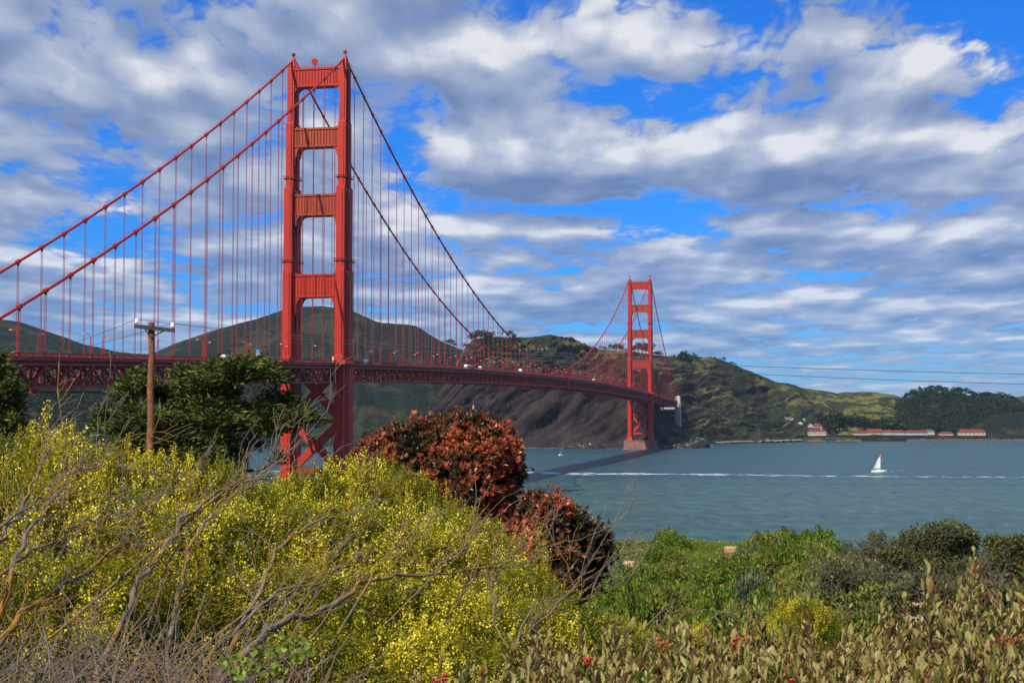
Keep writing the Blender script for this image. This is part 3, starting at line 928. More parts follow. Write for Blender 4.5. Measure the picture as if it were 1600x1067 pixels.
# ================================================================== FAR SHORE: trees, fort, boats, rocks, foam
def unit(a):
    return a / np.maximum(np.linalg.norm(a, axis=-1, keepdims=True), 1e-9)
def rand_dirs(n, rng):
    return unit(rng.normal(size=(n, 3)))
def kites(P, D, S, L, W, bend=0.0, mid=0.45):
    """one four-cornered leaf per row: base P, direction D, width direction S"""
    P, D, S = np.asarray(P, float), unit(np.asarray(D, float)), np.asarray(S, float)
    S = unit(S - D * (S * D).sum(-1, keepdims=True))
    N = np.cross(D, S)
    L = np.broadcast_to(L, len(P))[:, None]; W = np.broadcast_to(W, len(P))[:, None]
    m = P + D * L * mid
    V = np.stack([P, m + S * W / 2 + N * bend * L, P + D * L, m - S * W / 2 + N * bend * L], 1).reshape(-1, 3)
    F = np.arange(len(P) * 4).reshape(-1, 4)
    return V, F
def merge(parts):
    Vs, Fs, Ts, b = [], [], [], 0
    for V, F, T in parts:
        Vs.append(V); Fs.append(F + b); Ts.append(T); b += len(V)
    return np.concatenate(Vs), np.concatenate(Fs), np.concatenate(Ts)
def clump_crown(centers, radii, n, size, rng, up=0.25):
    """leaf-clump faces through the volume of several lobes"""
    out = []
    for c, r in zip(centers, radii):
        d = rand_dirs(n, rng)
        rad = rng.uniform(0.55, 1.0, n)[:, None] ** 0.6
        P = np.asarray(c) + d * rad * np.asarray(r)
        D = unit(d * 0.6 + rng.normal(size=(n, 3)) * 0.7 + np.array([0, 0, up]))
        S = rand_dirs(n, rng)
        sz = size * rng.uniform(0.6, 1.3, n)
        V, F = kites(P - D * sz[:, None] * .5, D, S, sz, sz * rng.uniform(.55, .95, n))
        T = np.clip(rng.normal(0.5, 0.2, n) + 0.12 * rng.normal(), 0, 1)
        out.append((V, F, T))
    return merge(out)

M['tree_dark'] = leafmat('dark_tree_leaves', [(0.0, (0.010, 0.018, 0.010)), (0.5, (0.020, 0.033, 0.015)), (1.0, (0.038, 0.052, 0.020))], 0.12, 0.7, 0.1)
M['trunk'] = barkmat('tree_bark', (0.07, 0.055, 0.045), None, 0, 3)
rg = np.random.default_rng(5)
def hill_tree(label, lobes, tall, spread):
    o = empty('hill_tree', (0, 0, -500), label=label, cat='tree')
    mb = MB(); mb.tube([(0, 0, -1.5), (0.1, 0, tall * .35), (0.2, 0.1, tall * .7)], [0.04 * tall, 0.03 * tall, 0.012 * tall], 5)
    mb.build('trunk', M['trunk'], o)
    cs = [(rg.uniform(-.45, .45) * spread, rg.uniform(-.45, .45) * spread, tall * rg.uniform(.45, .85)) for _ in range(lobes)]
    rs = [(spread * rg.uniform(.3, .5), spread * rg.uniform(.3, .5), tall * rg.uniform(.12, .24)) for _ in range(lobes)]
    V, F, T = clump_crown(cs, rs, 34, tall * .15, rg)
    quads('crown', V, F, M['tree_dark'], o, attr=T)
    return o
PROTO = [hill_tree('x', 7, 10, 8.5), hill_tree('x', 6, 10, 6.0), hill_tree('x', 5, 10, 11.0), hill_tree('x', 8, 10, 9.5)]
used_proto = set()
def put_tree(k, p, h, label, group, wide=1.0):
    s = h / 10.0
    if k not in used_proto:
        used_proto.add(k)
        o = PROTO[k]; o.location = p; o.rotation_euler = (0, 0, rg.uniform(0, 6.3)); o.scale = (s * wide, s * wide, s)
        o['label'] = label; o['group'] = group
        return o
    return copy_tree(PROTO[k], p, rg.uniform(0, 6.3), (s * wide, s * wide, s), label, group)
def ridge_trees(spec, layer, label, group):
    for px, t, h in spec:
        p = layer['point'](px, t)
        put_tree(int(rg.integers(0, 4)), (p[0], p[1], p[2] - 0.4), h * 1.3 * rg.uniform(.85, 1.15), label, group, rg.uniform(.9, 1.25))
ridge_trees([(px, rg.uniform(.88, 1.0), h) for px, h in [(722, 8), (729, 10), (736, 11), (743, 13), (750, 15), (756, 16), (763, 12), (770, 9), (777, 10), (784, 12),
             (791, 12), (797, 10), (803, 9), (809, 13), (816, 12)]] + [(px, .8, 9) for px in (728, 739, 752, 768, 780, 790)], HEAD,
            'dark tree of the grove crowning the headland knoll', 'trees of the grove on the headland knoll')
ridge_trees([(697, .97, 10), (702, .98, 12), (708, .97, 9)], HILL, 'lone-standing spindly tree in the saddle beside the wooded knoll', 'spindly trees in the saddle')
ridge_trees([(938, .98, 5), (944, .98, 6), (949, .98, 6), (954, .97, 10), (959, .97, 11), (965, .97, 11), (971, .97, 9), (979, .97, 6)], HEAD,
            'dark tree on the ridge seen between the cables of the far tower', 'ridge trees behind the far cables')
ridge_trees([(992, .96, 12), (998, .96, 16), (1004, .95, 17), (1010, .96, 15), (1026, .97, 9), (1033, .97, 10)], HEAD,
            'dark tree on the ridge seen through or beside the far tower', 'ridge trees around the far tower')
ridge_trees([(1063, .95, 12), (1068, .95, 14), (1074, .94, 16), (1078, .92, 13), (1088, .95, 12), (1072, .84, 13), (1064, .78, 9), (1069, .80, 10)], HEAD,
            'rounded dark tree on the grassy ridge right of the far tower', 'trees on the grassy ridge')
o_ = HEAD['point'](1053, .98)
put_tree(2, (o_[0], o_[1], o_[2]), 8, 'small wind-bent tree alone on the grassy ridge', None, 0.8)
ridge_trees([(px, rg.uniform(.93, 1.0), rg.uniform(3, 6)) for px in (1118, 1127, 1133, 1138, 1143, 1149, 1156, 1172, 1190)], HEAD,
            'low bush on the skyline of the sloping headland', 'bushes on the headland skyline')
ridge_trees([(1048, .55, 8), (1065, .58, 6), (1084, .60, 8), (1088, .55, 9), (1104, .62, 6), (1102, .5, 6), (1129, .5, 5), (1118, .48, 5), (1125, .25, 10), (1095, .25, 7),
             (1107, .18, 8), (1123, .17, 10), (1135, .14, 11), (1128, .12, 9), (1113, .13, 10), (1101, .14, 9), (1145, .10, 8), (1090, .16, 7), (1167, .14, 7), (1174, .25, 5),
             (1180, .33, 8), (1186, .35, 9), (1192, .4, 9), (1187, .45, 7), (1196, .3, 9), (1202, .25, 9), (1163, .38, 5), (1158, .28, 4)], HEAD,
            'dark rounded bush on the grassy slope between the far tower and the fort', 'bushes on the headland slope')
fort = []
for px, d, h in [(1197, 2590, 15), (1203, 2580, 16), (1209, 2585, 17), (1215, 2600, 16), (1246, 2620, 18), (1252, 2630, 20), (1259, 2640, 20), (1266, 2640, 18),
                 (1272, 2650, 20), (1279, 2640, 17), (1286, 2650, 19), (1299, 2600, 22), (1305, 2590, 25), (1311, 2590, 26), (1317, 2595, 25), (1323, 2600, 22), (1341, 2600, 19), (1346, 2605, 21),
                 (1351, 2600, 17), (1362, 2640, 20), (1368, 2640, 25), (1373, 2645, 27), (1379, 2650, 22), (1390, 2650, 18), (1397, 2640, 20), (1403, 2640, 19), (1411, 2640, 19),
                 (1250, 2740, 15), (1257, 2745, 17), (1263, 2740, 14), (1328, 2720, 9), (1352, 2740, 8), (1357, 2750, 9), (1392, 2760, 8)] + [(1222 + 5.5 * i + rg.uniform(-2, 2), rg.uniform(2640, 2700), rg.uniform(15, 22)) for i in range(22)]:
    z = GREEN['ground'](px, d)
    p = loc(side(px, d), d, z - .3)
    put_tree(int(rg.integers(0, 4)), p, h * 1.25, 'tall dark tree among the white houses of the waterside fort', 'trees among the fort houses', 1.15)

# woods that read as one mass
def wood(name, layer, n, pxr, tr, h, label, seed):
    rng = np.random.default_rng(seed)
    parts = []
    for i in range(n):
        px = rng.uniform(*pxr); t = rng.uniform(*tr)
        p = layer['point'](px, t)
        hh = h * rng.uniform(.7, 1.25); r = hh * rng.uniform(.32, .5)
        m = 40
        d = rand_dirs(m, rng); d[:, 2] = np.abs(d[:, 2]) * 1.1 - .25
        P = p + np.array([0, 0, hh * .6]) + d * np.array([r, r, hh * .42]) * rng.uniform(.75, 1.05, m)[:, None]
        D = unit(d * .5 + rng.normal(size=(m, 3)) * .7)
        sz = hh * .20 * rng.uniform(.6, 1.3, m)
        V, F = kites(P - D * sz[:, None] * .5, D, rand_dirs(m, rng), sz, sz * .8)
        parts.append((V, F, np.clip(rng.normal(.5, .16, m) + rng.normal() * .16, 0, 1)))
    V, F, T = merge(parts)
    o = quads(name, V, F, M['tree_dark'], attr=T)
    return props(o, label, 'woods', None, 'stuff')
wood('woods', WOODHILL, 1500, (1400, 1640), (.10, 1.02), 13, 'dense dark woods covering the rounded hill behind the fort', 21)
wood('woods', HILL, 1900, (-60, 470), (.015, .36), 15, 'dark blue-green woods on the slope beneath the bridge deck', 22)
wood('scrub', GREEN, 300, (1230, 1420), (.25, .6), 5, 'low dark scrub patches on the bright grass hills', 23)

# ---- fort houses
def house(px0, px1, base, eave, ridge, depth, wall, roof, label, group=None, wins=4, gable_front=False, deep=11.0):
    """rectangular house facing the bay: wall, roof, windows"""
    for dd_ in (np.arange(2500, 2850, 4.0) if base < 676 else ()):                # stand it where its sight line meets the hillside
        q = at((px0 + px1) / 2, base, dd_)
        if q[2] <= GREEN['ground']((px0 + px1) / 2, dd_) or (px0 < 1300 and q[2] <= HEAD['ground']((px0 + px1) / 2, dd_)):
            depth = max(depth if base > 676 else 0, dd_); break
    pb = at((px0 + px1) / 2, base, depth)
    w = (px1 - px0) / FPX * depth
    he = (base - eave) / FPX * depth; hr = (base - ridge) / FPX * depth
    o = empty('house', pb, -YAW, label=label, cat='house', group=group)
    mb = MB()
    a = w / 2
    if gable_front:
        pr = [(-a, -2.5), (a, -2.5), (a, he), (0, hr), (-a, he)]
        mb.prism(pr, 0, deep)
        mb.build('wall', wall, o)
        rf = MB()
        for s in (-1, 1):
            rf.prism([(s * (a + .5), he - .35), (0, hr + .15), (0, hr + .6), (s * (a + .5), he + .1)], -.6, deep + .6)
    else:
        mb.box((0, deep / 2, he / 2 - 1.25), (w, deep, he + 2.5))
        mb.build('wall', wall, o)
        rf = MB()
        b = deep / 2
        n = len(rf.v)
        rf.add([(-a - .6, -.8, he + .05), (a + .6, -.8, he + .05), (a + .6, deep + .8, he + .05), (-a - .6, deep + .8, he + .05),
                (-a + min(3, a * .5), b, hr), (a - min(3, a * .5), b, hr)],
               [(0, 3, 2, 1), (0, 1, 5, 4), (2, 3, 4, 5), (1, 2, 5), (3, 0, 4)])
    rf.build('roof', roof, o)
    for k in range(wins):
        x = -a + (k + .5) * w / wins
        wd = MB(); wd.box((x, -.03, he * .55), (min(1.5, w / wins * .5), .12, he * .38)); wd.build('window', M['glass'], o)
    return o
WT, CR, RF = M['stucco'], M['cream'], M['roof']
house(1262.5, 1271, 668.8, 665.2, 661.2, 2560, WT, RF, 'white gable-fronted fort house with arched dark doorway', None, 1, True)
house(1270.5, 1284.5, 669, 666, 661.6, 2564, WT, RF, 'white house with broad red roof joined to the gabled house', None, 4)
house(1263.5, 1291, 680.3, 674, 670.6, 2535, CR, RF, 'cream waterfront house with dark red roof by the pier', None, 6)
house(1290.8, 1295.8, 669.5, 664, 661.6, 2550, WT, RF, 'narrow white gabled house beside the tall fort trees', None, 1, True)
house(1248.5, 1254.5, 667, 662, 659.5, 2580, M['concrete'], M['concrete'], 'small grey house above the cream waterfront house', None, 2)
house(1251.5, 1258.5, 658.2, 655.5, 653.6, 2640, WT, M['concrete'], 'little white house on the hill above the red roofs', None, 2)
house(1221.5, 1227, 652.5, 650.5, 648.6, 2640, WT, M['dock'], 'upper white cottage half hidden in the fort trees', None, 2)
house(1228.5, 1240, 656, 652.6, 650.8, 2625, WT, M['dock'], 'pale cottage with dark roof below the upper cottage', None, 5)
house(1331, 1339, 661, 656, 654.6, 2640, WT, M['dock'], 'dark-roofed pale house between two clumps of fort trees', None, 3)
house(1294.5, 1299, 657.5, 655.4, 654, 2660, WT, M['dock'], 'tiny white house behind the tall fort trees', None, 2)
house(1335, 1356, 678.6, 676, 672.8, 2545, WT, RF, 'low white barrack at the left end of the long red-roofed row', None, 8)
house(1354, 1381, 678.2, 675.2, 669.8, 2575, WT, RF, 'longest red-roofed white barrack of the row', None, 9)
house(1380, 1396, 678.4, 674.6, 671.4, 2550, WT, RF, 'white barrack in the middle of the red-roofed row', None, 7)
house(1395, 1414, 678.4, 674.8, 671.8, 2560, WT, RF, 'white barrack next right of the middle barrack', None, 7)
house(1414, 1450, 678.4, 675.6, 672.2, 2550, WT, RF, 'wide white barrack below the tall red roof', None, 9)
house(1425.5, 1448, 673.5, 671.5, 667.2, 2590, WT, RF, 'tallest red roof rising behind the barrack row', None, 6)
house(1447, 1460, 677, 672.6, 670.6, 2580, WT, M['dock'], 'white house with dark roof at the right end of the barrack row', None, 5)
house(1469, 1489.5, 680, 677, 674.4, 2545, CR, RF, 'low cream boathouse between the barracks and the large boathouse', None, 6)
house(1498.5, 1540, 680, 675.4, 670.6, 2545, CR, RF, 'large cream boathouse with red roof beside the marina masts', None, 6)
house(1158.5, 1160.5, 684.8, 683.8, 682.4, 2440, WT, WT, 'tiny white hut on the beach left of the pointed rock', None, 1)

# pier, breakwater
def quay(px0, px1, top, depth, deep, label, name, posts=True):
    p0 = at(px0, top, depth); p1 = at(px1, top, depth)
    o = empty(name, (p0 + p1) / 2 * np.array([1, 1, 0]), -YAW, label=label, cat=name.replace('_', ' '))
    w = np.linalg.norm(p1 - p0); z = p0[2]
    mb = MB(); mb.box((0, deep / 2, z - .45), (w, deep, .9)); mb.build('deck', M['dock'], o)
    ps = MB()
    for x in np.arange(-w / 2 + 1, w / 2, 3.2):
        for y in (.6, deep - .6):
            ps.tube([(x, y, -2), (x, y, z - .9)], .38, 6)
    ps.build('piles', M['dock'], o)
    rl = MB()
    for x in np.arange(-w / 2 + .5, w / 2, 6.5):
        rl.box((x, .3, z + .5), (.2, .2, 1.0))
    rl.build('mooring_posts', M['dock'], o)
    return o
quay(1254, 1336, 684.3, 2420, 16, 'dark timber pier in front of the cream waterfront house', 'pier')
bw = at(1418, 685.4, 2470); bz = bw[2]
o = empty('breakwater', (bw[0], bw[1], 0), -YAW, label='long low dark breakwater in front of the boathouses', cat='breakwater')
mb = MB(); w_ = (1760 - 1418) / FPX * 2470
for k in range(160):
    x = (k + .5) * w_ / 160; h = bz * random.uniform(.75, 1.1)
    mb.frust((x + random.uniform(-.6, .6), random.uniform(0, 1.2), -2), (5.5, 9), (random.uniform(2, 4), random.uniform(3, 6)), h + 2)
mb.build('rubble', M['dock'], o)

# moored boats: masts by the boathouse
def sailboat(p, rz, length, mast, label, group=None, sails=True, heel=0.0, red_tip=False, cat='sailboat', jib=False):
    o = empty('sailboat', p, rz, label=label, cat=cat, group=group)
    L = length / 2; bm = length * .16
    secs = [(-L, .55), (-L * .6, .92), (0, 1.0), (L * .5, .74), (L * .85, .3), (L, .03)]
    mb = MB(); vs = []
    for x, k in secs:
        b = bm * k
        for y, z in ((-b, length * .085), (-b * .9, .1), (0, -length * .05), (b * .9, .1), (b, length * .085)):
            vs.append((x, y, z + (length * .02 if x > L * .4 else 0)))
    fs = [(i * 5 + k, i * 5 + k + 1, i * 5 + k + 6, i * 5 + k + 5) for i in range(5) for k in range(4)]
    fs += [(0, 1, 2, 3, 4)[::-1], (25, 26, 27, 28, 29)] + [(i * 5, (i + 1) * 5, (i + 1) * 5 + 4, i * 5 + 4) for i in range(5)]
    mb.add(vs, fs); mb.build('hull', M['white'], o)
    cb = MB(); cb.frust((-L * .1, 0, length * .08), (length * .34, bm * 1.1), (length * .26, bm * .8), length * .045); cb.build('cabin', M['white'], o)
    ms = MB(); ms.tube([(L * .12, 0, 0), (L * .12, 0, mast)], [.13, .07], 6); ms.build('mast', M['grey'], o)
    bo = MB(); bo.tube([(L * .12, 0, length * .16), (-L * .85, .3, length * .16)], .08, 6); bo.build('boom', M['grey'], o)
    if sails:
        def sail(pts, nm, mt, belly):
            # a curved three-cornered sheet with thickness
            A, B, C_ = [np.array(q, float) for q in pts]
            n = 8; grid = []
            for i in range(n + 1):
                for j in range(n + 1 - i):
                    u, v = i / n, j / n
                    q = A + (B - A) * u + (C_ - A) * v
                    q = q + np.array([0, belly * math.sin(math.pi * min(1, u + v)) * (1 - u) * 1.2 * v ** .5, 0])
                    grid.append(q)
            ix, c = {}, 0
            for i in range(n + 1):
                for j in range(n + 1 - i):
                    ix[i, j] = c; c += 1
            fs = []
            for i in range(n):
                for j in range(n - i):
                    fs.append((ix[i, j], ix[i + 1, j], ix[i, j + 1]))
                    if i + j < n - 1: fs.append((ix[i + 1, j], ix[i + 1, j + 1], ix[i, j + 1]))
            m_ = MB(); m_.add(grid, fs)
            ob = m_.build(nm, mt, o, smooth=True)
            so = ob.modifiers.new('thickness', 'SOLIDIFY'); so.thickness = .04
            return ob
        x0 = L * .10
        sail([(x0, 0, length * .18), (x0, 0, mast * .98), (-L * .82, .3, length * .18)], 'mainsail', M['sail'], length * .07)
        if jib: sail([(L * .95, 0, length * .12), (L * .16, 0, mast * .9), (L * .02, .5, length * .14)], 'jib', M['sail'], length * .05)
        if red_tip:
            tp = MB(); tp.prism([(x0 + .05, mast * .78), (x0 + .05, mast * .99), (x0 - L * .2, mast * .78)], -.05, .05)
            tp.build('sail_head', simple('pink_sail_cloth', (.65, .12, .16), .6), o)
    o.rotation_euler = (heel, 0, rz)
    return o
p = at(1374, 737, 117100 / (737 - 642.5)); p[2] = 0
sailboat(p, -YAW + R(12), 13.5, 15.6, 'white sailboat with pink-tipped sail on open water below the fort', None, True, R(7), True)
p = at(876, 711, 117100 / (711 - 642.5)); p[2] = 0
sailboat(p, -YAW + R(62), 8.5, 10.5, 'small white sailboat heeling close to the foot of the cliff', None, True, R(16))
first = None
for px, d, h, mh in [(1470, 2520, 9, 17), (1544, 2525, 9, 15), (1548, 2522, 10, 17), (1551, 2530, 9, 14), (1555, 2524, 9, 12), (1559, 2521, 8, 13), (1563, 2530, 9, 11), (1566, 2524, 8, 10)]:
    q = loc(side(px, d), d, 0)
    if first is None:
        first = sailboat(q, 1.2, 9, mh, 'moored yacht with bare mast standing apart in front of the low boathouse', None, False, cat='yacht')
        second = None
    elif second is None:
        second = sailboat(q, 1.3, 9, mh, 'moored yacht with bare mast in the marina right of the large boathouse', 'yachts moored by the large boathouse', False, cat='yacht')
    else:
        copy_tree(second, q, 1.2 + random.uniform(-.3, .3), mh / 15)

# sea rocks
def rockmat():
    m, t, b, out = mat('guano_streaked_rock')
    g = t.n('ShaderNodeNewGeometry'); pos = g.outputs['Position']; nz = t.sep(g.outputs['Normal'])[2]
    n = t.noise(pos, .35, 6, .65)
    c = t.mix(t.lin(n, .3, .7), (.006, .006, .007), (.036, .028, .027))
    c = t.mix(t.smooth(t.m('ADD', t.m('MULTIPLY', nz, .25), t.noise(pos, .12, 4, .6)), .74, .84), c, (.30, .27, .24))
    t.put(b, 'Base Color', c); b.inputs['Roughness'].default_value = .95
    return m
M['rock'] = rockmat()
def rock(px, py, w, h, label, seed, sharp=1.0, flat=1.0):
    d = 117100 / (py - 642.5)
    p = at(px, py, d); p[2] = 0
    n, m = 30, 16
    vs = []
    for j in range(m + 1):
        t = j / m
        for i in range(n):
            a = 2 * math.pi * i / n
            rr_ = (1 - t ** sharp) * (1 + .45 * float(fbm(math.cos(a) * 1.3 + seed, math.sin(a) * 1.3 + t * 2.2, seed, 4)))
            off = .3 * float(fbm(t * 3 + seed, 2.0, seed + 3, 3)) * w
            vs.append((math.cos(a) * rr_ * w / 2 + off * t, math.sin(a) * rr_ * w / 2 * flat, -2 + (h + 2) * t * (1 + .12 * float(fbm(a, t * 4, seed + 8, 3)))))
    fs = [(j * n + i, j * n + (i + 1) % n, (j + 1) * n + (i + 1) % n, (j + 1) * n + i) for j in range(m) for i in range(n)]
    mb = MB(); mb.add(vs, fs)
    o = mb.build('sea_rock', M['rock'], None, False, label=label, cat='rock')
    o.location = p; o.rotation_euler = (0, 0, -YAW)
    return o
rock(1185, 690.6, 27, 28, 'pointed black sea stack standing in shallow water', 41, .75)
rock(1092, 699.3, 26, 15, 'squat pale-topped rock off the point right of the far tower', 43, 2.6)
rock(1078, 699.8, 24, 11, 'lower dark rock joined to the pale-topped rock', 44, 2.2)
rock(1114, 697.5, 14, 2.5, 'flat reef barely above water right of the pale-topped rock', 46, 2.0)
rock(1056, 700.6, 40, 7, 'long low rock at the waterline beside the pink pier', 47, 1.8, .5)
rock(902, 701.0, 38, 9, 'white-flecked rock at the foot of the cliff left of the pink pier', 48, 1.6, .5)
rock(925, 701.2, 34, 16, 'taller guano-white rock against the cliff by the pink pier', 49, 1.3, .5)

# foam
def foam_mat(name, dens, sc):
    m, t, b, out = mat(name)
    pos = t.n('ShaderNodeNewGeometry').outputs['Position']
    a = t.n('ShaderNodeAttribute', attribute_name='tint').outputs['Fac']
    n = t.noise(pos, sc, 6, .7)
    b.inputs['Base Color'].default_value = (.72, .75, .77, 1); b.inputs['Roughness'].default_value = .9
    tr = t.n('ShaderNodeBsdfTransparent')
    mx = t.n('ShaderNodeMixShader')
    t.put(mx, 0, t.smooth(t.m('ADD', n, a), 1.0 - dens, 1.18 - dens))
    t.t.links.new(tr.outputs[0], mx.inputs[1]); t.t.links.new(b.outputs[0], mx.inputs[2]); t.t.links.new(mx.outputs[0], out.inputs[0])
    return m
M['foam'] = foam_mat('sea_foam', .16, .09)
def streak(name, pts, label, strength=.5, n=160, z=.12, fade=0.0):
    """a band of foam on the water through photo points (px, py, half width in m)"""
    P = [(px, py, hw) for px, py, hw in pts]
    us = np.linspace(0, 1, n); k = np.linspace(0, 1, len(P))
    px = np.interp(us, k, [q[0] for q in P]); py_ = np.interp(us, k, [q[1] for q in P]); hw = np.interp(us, k, [q[2] for q in P])
    d = 117100 / (py_ - 642.5) + 9 * fbm(us * 7, us * 0, 7, 4)
    L = (px - 800) / FPX * d
    vs, T = [], []
    rows = [-1, -.5, 0, .5, 1]
    hw = hw * (1 + .8 * fbm(us * 34, us * 0 + 4, 9, 4))
    V = np.stack([np.stack([CAM[0] + RT[0] * L + FH[0] * (d + r * hw), CAM[1] + RT[1] * L + FH[1] * (d + r * hw), np.full(n, z)], -1) for r in rows], 1)
    idx = np.arange(n * 5).reshape(n, 5)
    F = np.stack([idx[:-1, :-1], idx[1:, :-1], idx[1:, 1:], idx[:-1, 1:]], -1).reshape(-1, 4)
    st_ = (strength - fade * us[:-1] ** .7 + .05 * fbm(us[:-1] * 40, us[:-1] * 0, 17, 3))[:, None]
    Tt = (np.array([-.12, 0, 0, -.12])[None] + st_ * np.array([0, 1, 1, 0])[None]).ravel()
    o = quads(name, V.reshape(-1, 3), F, M['foam'], attr=Tt)
    return props(o, label, 'foam', None, 'stuff')
streak('wake_foam', [(250, 735, 14), (700, 738, 22), (815, 738.6, 38), (880, 739.3, 36), (1000, 740.2, 27), (1150, 741.6, 23), (1300, 743.4, 20), (1450, 744.2, 20), (1700, 745, 20)], 'long white boat wake running across the strait', .50, 520, .12, .15)
streak('shore_foam', [(560, 698.6, 16), (700, 698.8, 14), (830, 699.4, 22), (900, 700.6, 16), (960, 701.6, 18), (1000, 703.2, 12), (1030, 703, 10)], 'white surf line along the foot of the cliff', .34, 240, .2)
streak('shore_foam', [(380, 698.0, 12), (450, 698.2, 14), (560, 698.4, 14)], 'white surf line seen through the tower legs', .3, 60, .2)
streak('wake_foam', [(920, 778, 2.5), (1000, 774, 3.5), (1100, 771, 2)], 'thin broken foam streak in the middle of the bay', .14, 80)
streak('wake_foam', [(1368, 737.8, 6), (1385, 737, 4), (1400, 736, 3), (1412, 733.5, 2)], 'short white wake beside the white sailboat', .4, 40)

# ---- lamps and vehicles on the bridge
def bridge_y(px, x):
    lo, hi = -420.0, 1600.0
    for _ in range(50):
        m = (lo + hi) / 2
        v = np.array([x, m, 75]) - CAM
        if 800 + FPX * (v @ RT) / (v @ FH) < px: lo = m
        else: hi = m
    return lo
lamp0 = empty('street_lamp', (9.6, -390, 0), label='orange lamp post with hooked arm standing on the bridge roadway', cat='street lamp', group='lamp posts along the bridge')
mb = MB(); mb.tube([(0, 0, 0), (0, 0, 7.0), (-.25, 0, 8.0), (-.9, 0, 8.55), (-1.9, 0, 8.6)], [.22, .15, .14, .13, .12], 6); mb.box((0, 0, .5), (.6, .6, 1.0)); mb.build('post', M['red'], lamp0)
mb = MB(); mb.frust((-2.3, 0, 8.3), (1.2, .6), (.7, .4), .42); mb.build('lamp_head', simple('amber_lamp_glass', (.42, .15, .05), .4), lamp0)
k = 0
for i in range(36):
    y = -390 + i * 45.72
    for s in (-1, 1):
        if abs(y) < 14 or abs(y - 1280) < 14: continue
        z = float(z_rail(y)) - 1.5
        if k == 0:
            lamp0.location = (s * 9.6, y, z); lamp0.rotation_euler = (0, 0, math.pi if s < 0 else 0)
        else:
            copy_tree(lamp0, (s * 9.6, y, z), math.pi if s < 0 else 0)
        k += 1
def vehicle(px, x, kind, body, label):
    y = bridge_y(px, x); z = float(z_rail(y)) - 1.53
    L, W_, H = {'bus': (11.5, 2.5, 3.3), 'truck': (8.5, 2.4, 3.6), 'van': (6.2, 2.1, 2.8)}[kind]
    o = empty(kind, (x, y, z), 0, label=label, cat=kind)
    mb = MB()
    if kind == 'bus':
        mb.prism([(-W_ / 2, .4), (W_ / 2, .4), (W_ / 2, H - .25), (W_ / 2 - .25, H), (-W_ / 2 + .25, H), (-W_ / 2, H - .25)], -L / 2, L / 2)
    elif kind == 'truck':
        mb.box((0, -1.0, .5 + (H - .5) / 2), (W_, L - 2.4, H - .5)); mb.frust((0, L / 2 - 1.1, .5), (W_ * .9, 2.0), (W_ * .8, 1.3), 1.9)
    else:
        mb.frust((0, -.6, .4), (W_, L - 1.3), (W_ * .92, L - 1.9), H - .4); mb.frust((0, L / 2 - .7, .4), (W_ * .95, 1.5), (W_ * .9, 1.0), 1.0)
    mb.build('body', body, o)
    wd = MB()
    for s in (-1, 1):
        wd.box((s * (W_ / 2 + .01), 0 if kind == 'bus' else L * .3, H * .62), (.04, L * .9 if kind == 'bus' else 1.0, H * .26))
    wd.box((0, L / 2 + .01 if kind != 'truck' else L / 2 - .2, H * .6), (W_ * .8, .05, H * .25))
    wd.build('window', M['glass'], o)
    for s in (-1, 1):
        for yy in (-L * .3, L * .32):
            w = MB(); w.tube([(s * (W_ / 2 - .28), yy, .45), (s * (W_ / 2 - .02), yy, .45)], .45, 12); w.build('wheel', M['rubber'], o)
    return o
vehicle(731, 7.6, 'bus', M['white'], 'white bus crossing the middle of the bridge')
vehicle(814, 7.6, 'truck', M['white'], 'white box truck near the low point of the cables')
vehicle(928, 7.6, 'truck', M['white'], 'white box truck on the deck just left of the far tower')
vehicle(527, 7.6, 'truck', M['white'], 'white box truck at the foot of the nearer tower, left of its right leg')
vehicle(571, 7.6, 'van', M['white'], 'white van just past the nearer tower on the deck')
vehicle(751, 7.6, 'van', M['white'], 'white van a little behind the white bus')
vehicle(352, 7.6, 'van', M['white'], 'white van on the side span above the cypress')
yb = bridge_y(403, 12.6); zb = float(z_rail(yb))
o = empty('sign', (12.6, yb, zb), 0, label='small blue and yellow banner on a post at the bridge railing', cat='sign')
mb = MB(); mb.tube([(0, 0, -1.3), (0, 0, 1.0)], .1, 6); mb.build('post', M['red'], o)
mb = MB(); mb.box((0, 0, 3.0), (1.5, .8, 1.7)); mb.build('blue_panel', M['blue'], o)
mb = MB(); mb.box((0, 0, 1.6), (1.5, .8, 1.1)); mb.build('yellow_panel', M['yellow'], o)

# ================================================================== NEAR SLOPE: pole, cypresses, broom, red bush, dead limbs, hedge
def hit(px, py):
    """where the sight line of a photo pixel meets the near ground"""
    for d in np.arange(3, 120, .1):
        p = at(px, py, d)
        if p[2] <= gz(side(px, d), d): return d
    return 60.0
def gpos(px, d, sink=0.03):
    r = side(px, d)
    return loc(r, d, float(gz(r, d)) - sink)
def local(p):
    return Vector((float(p[0]), float(p[1]), float(p[2])))

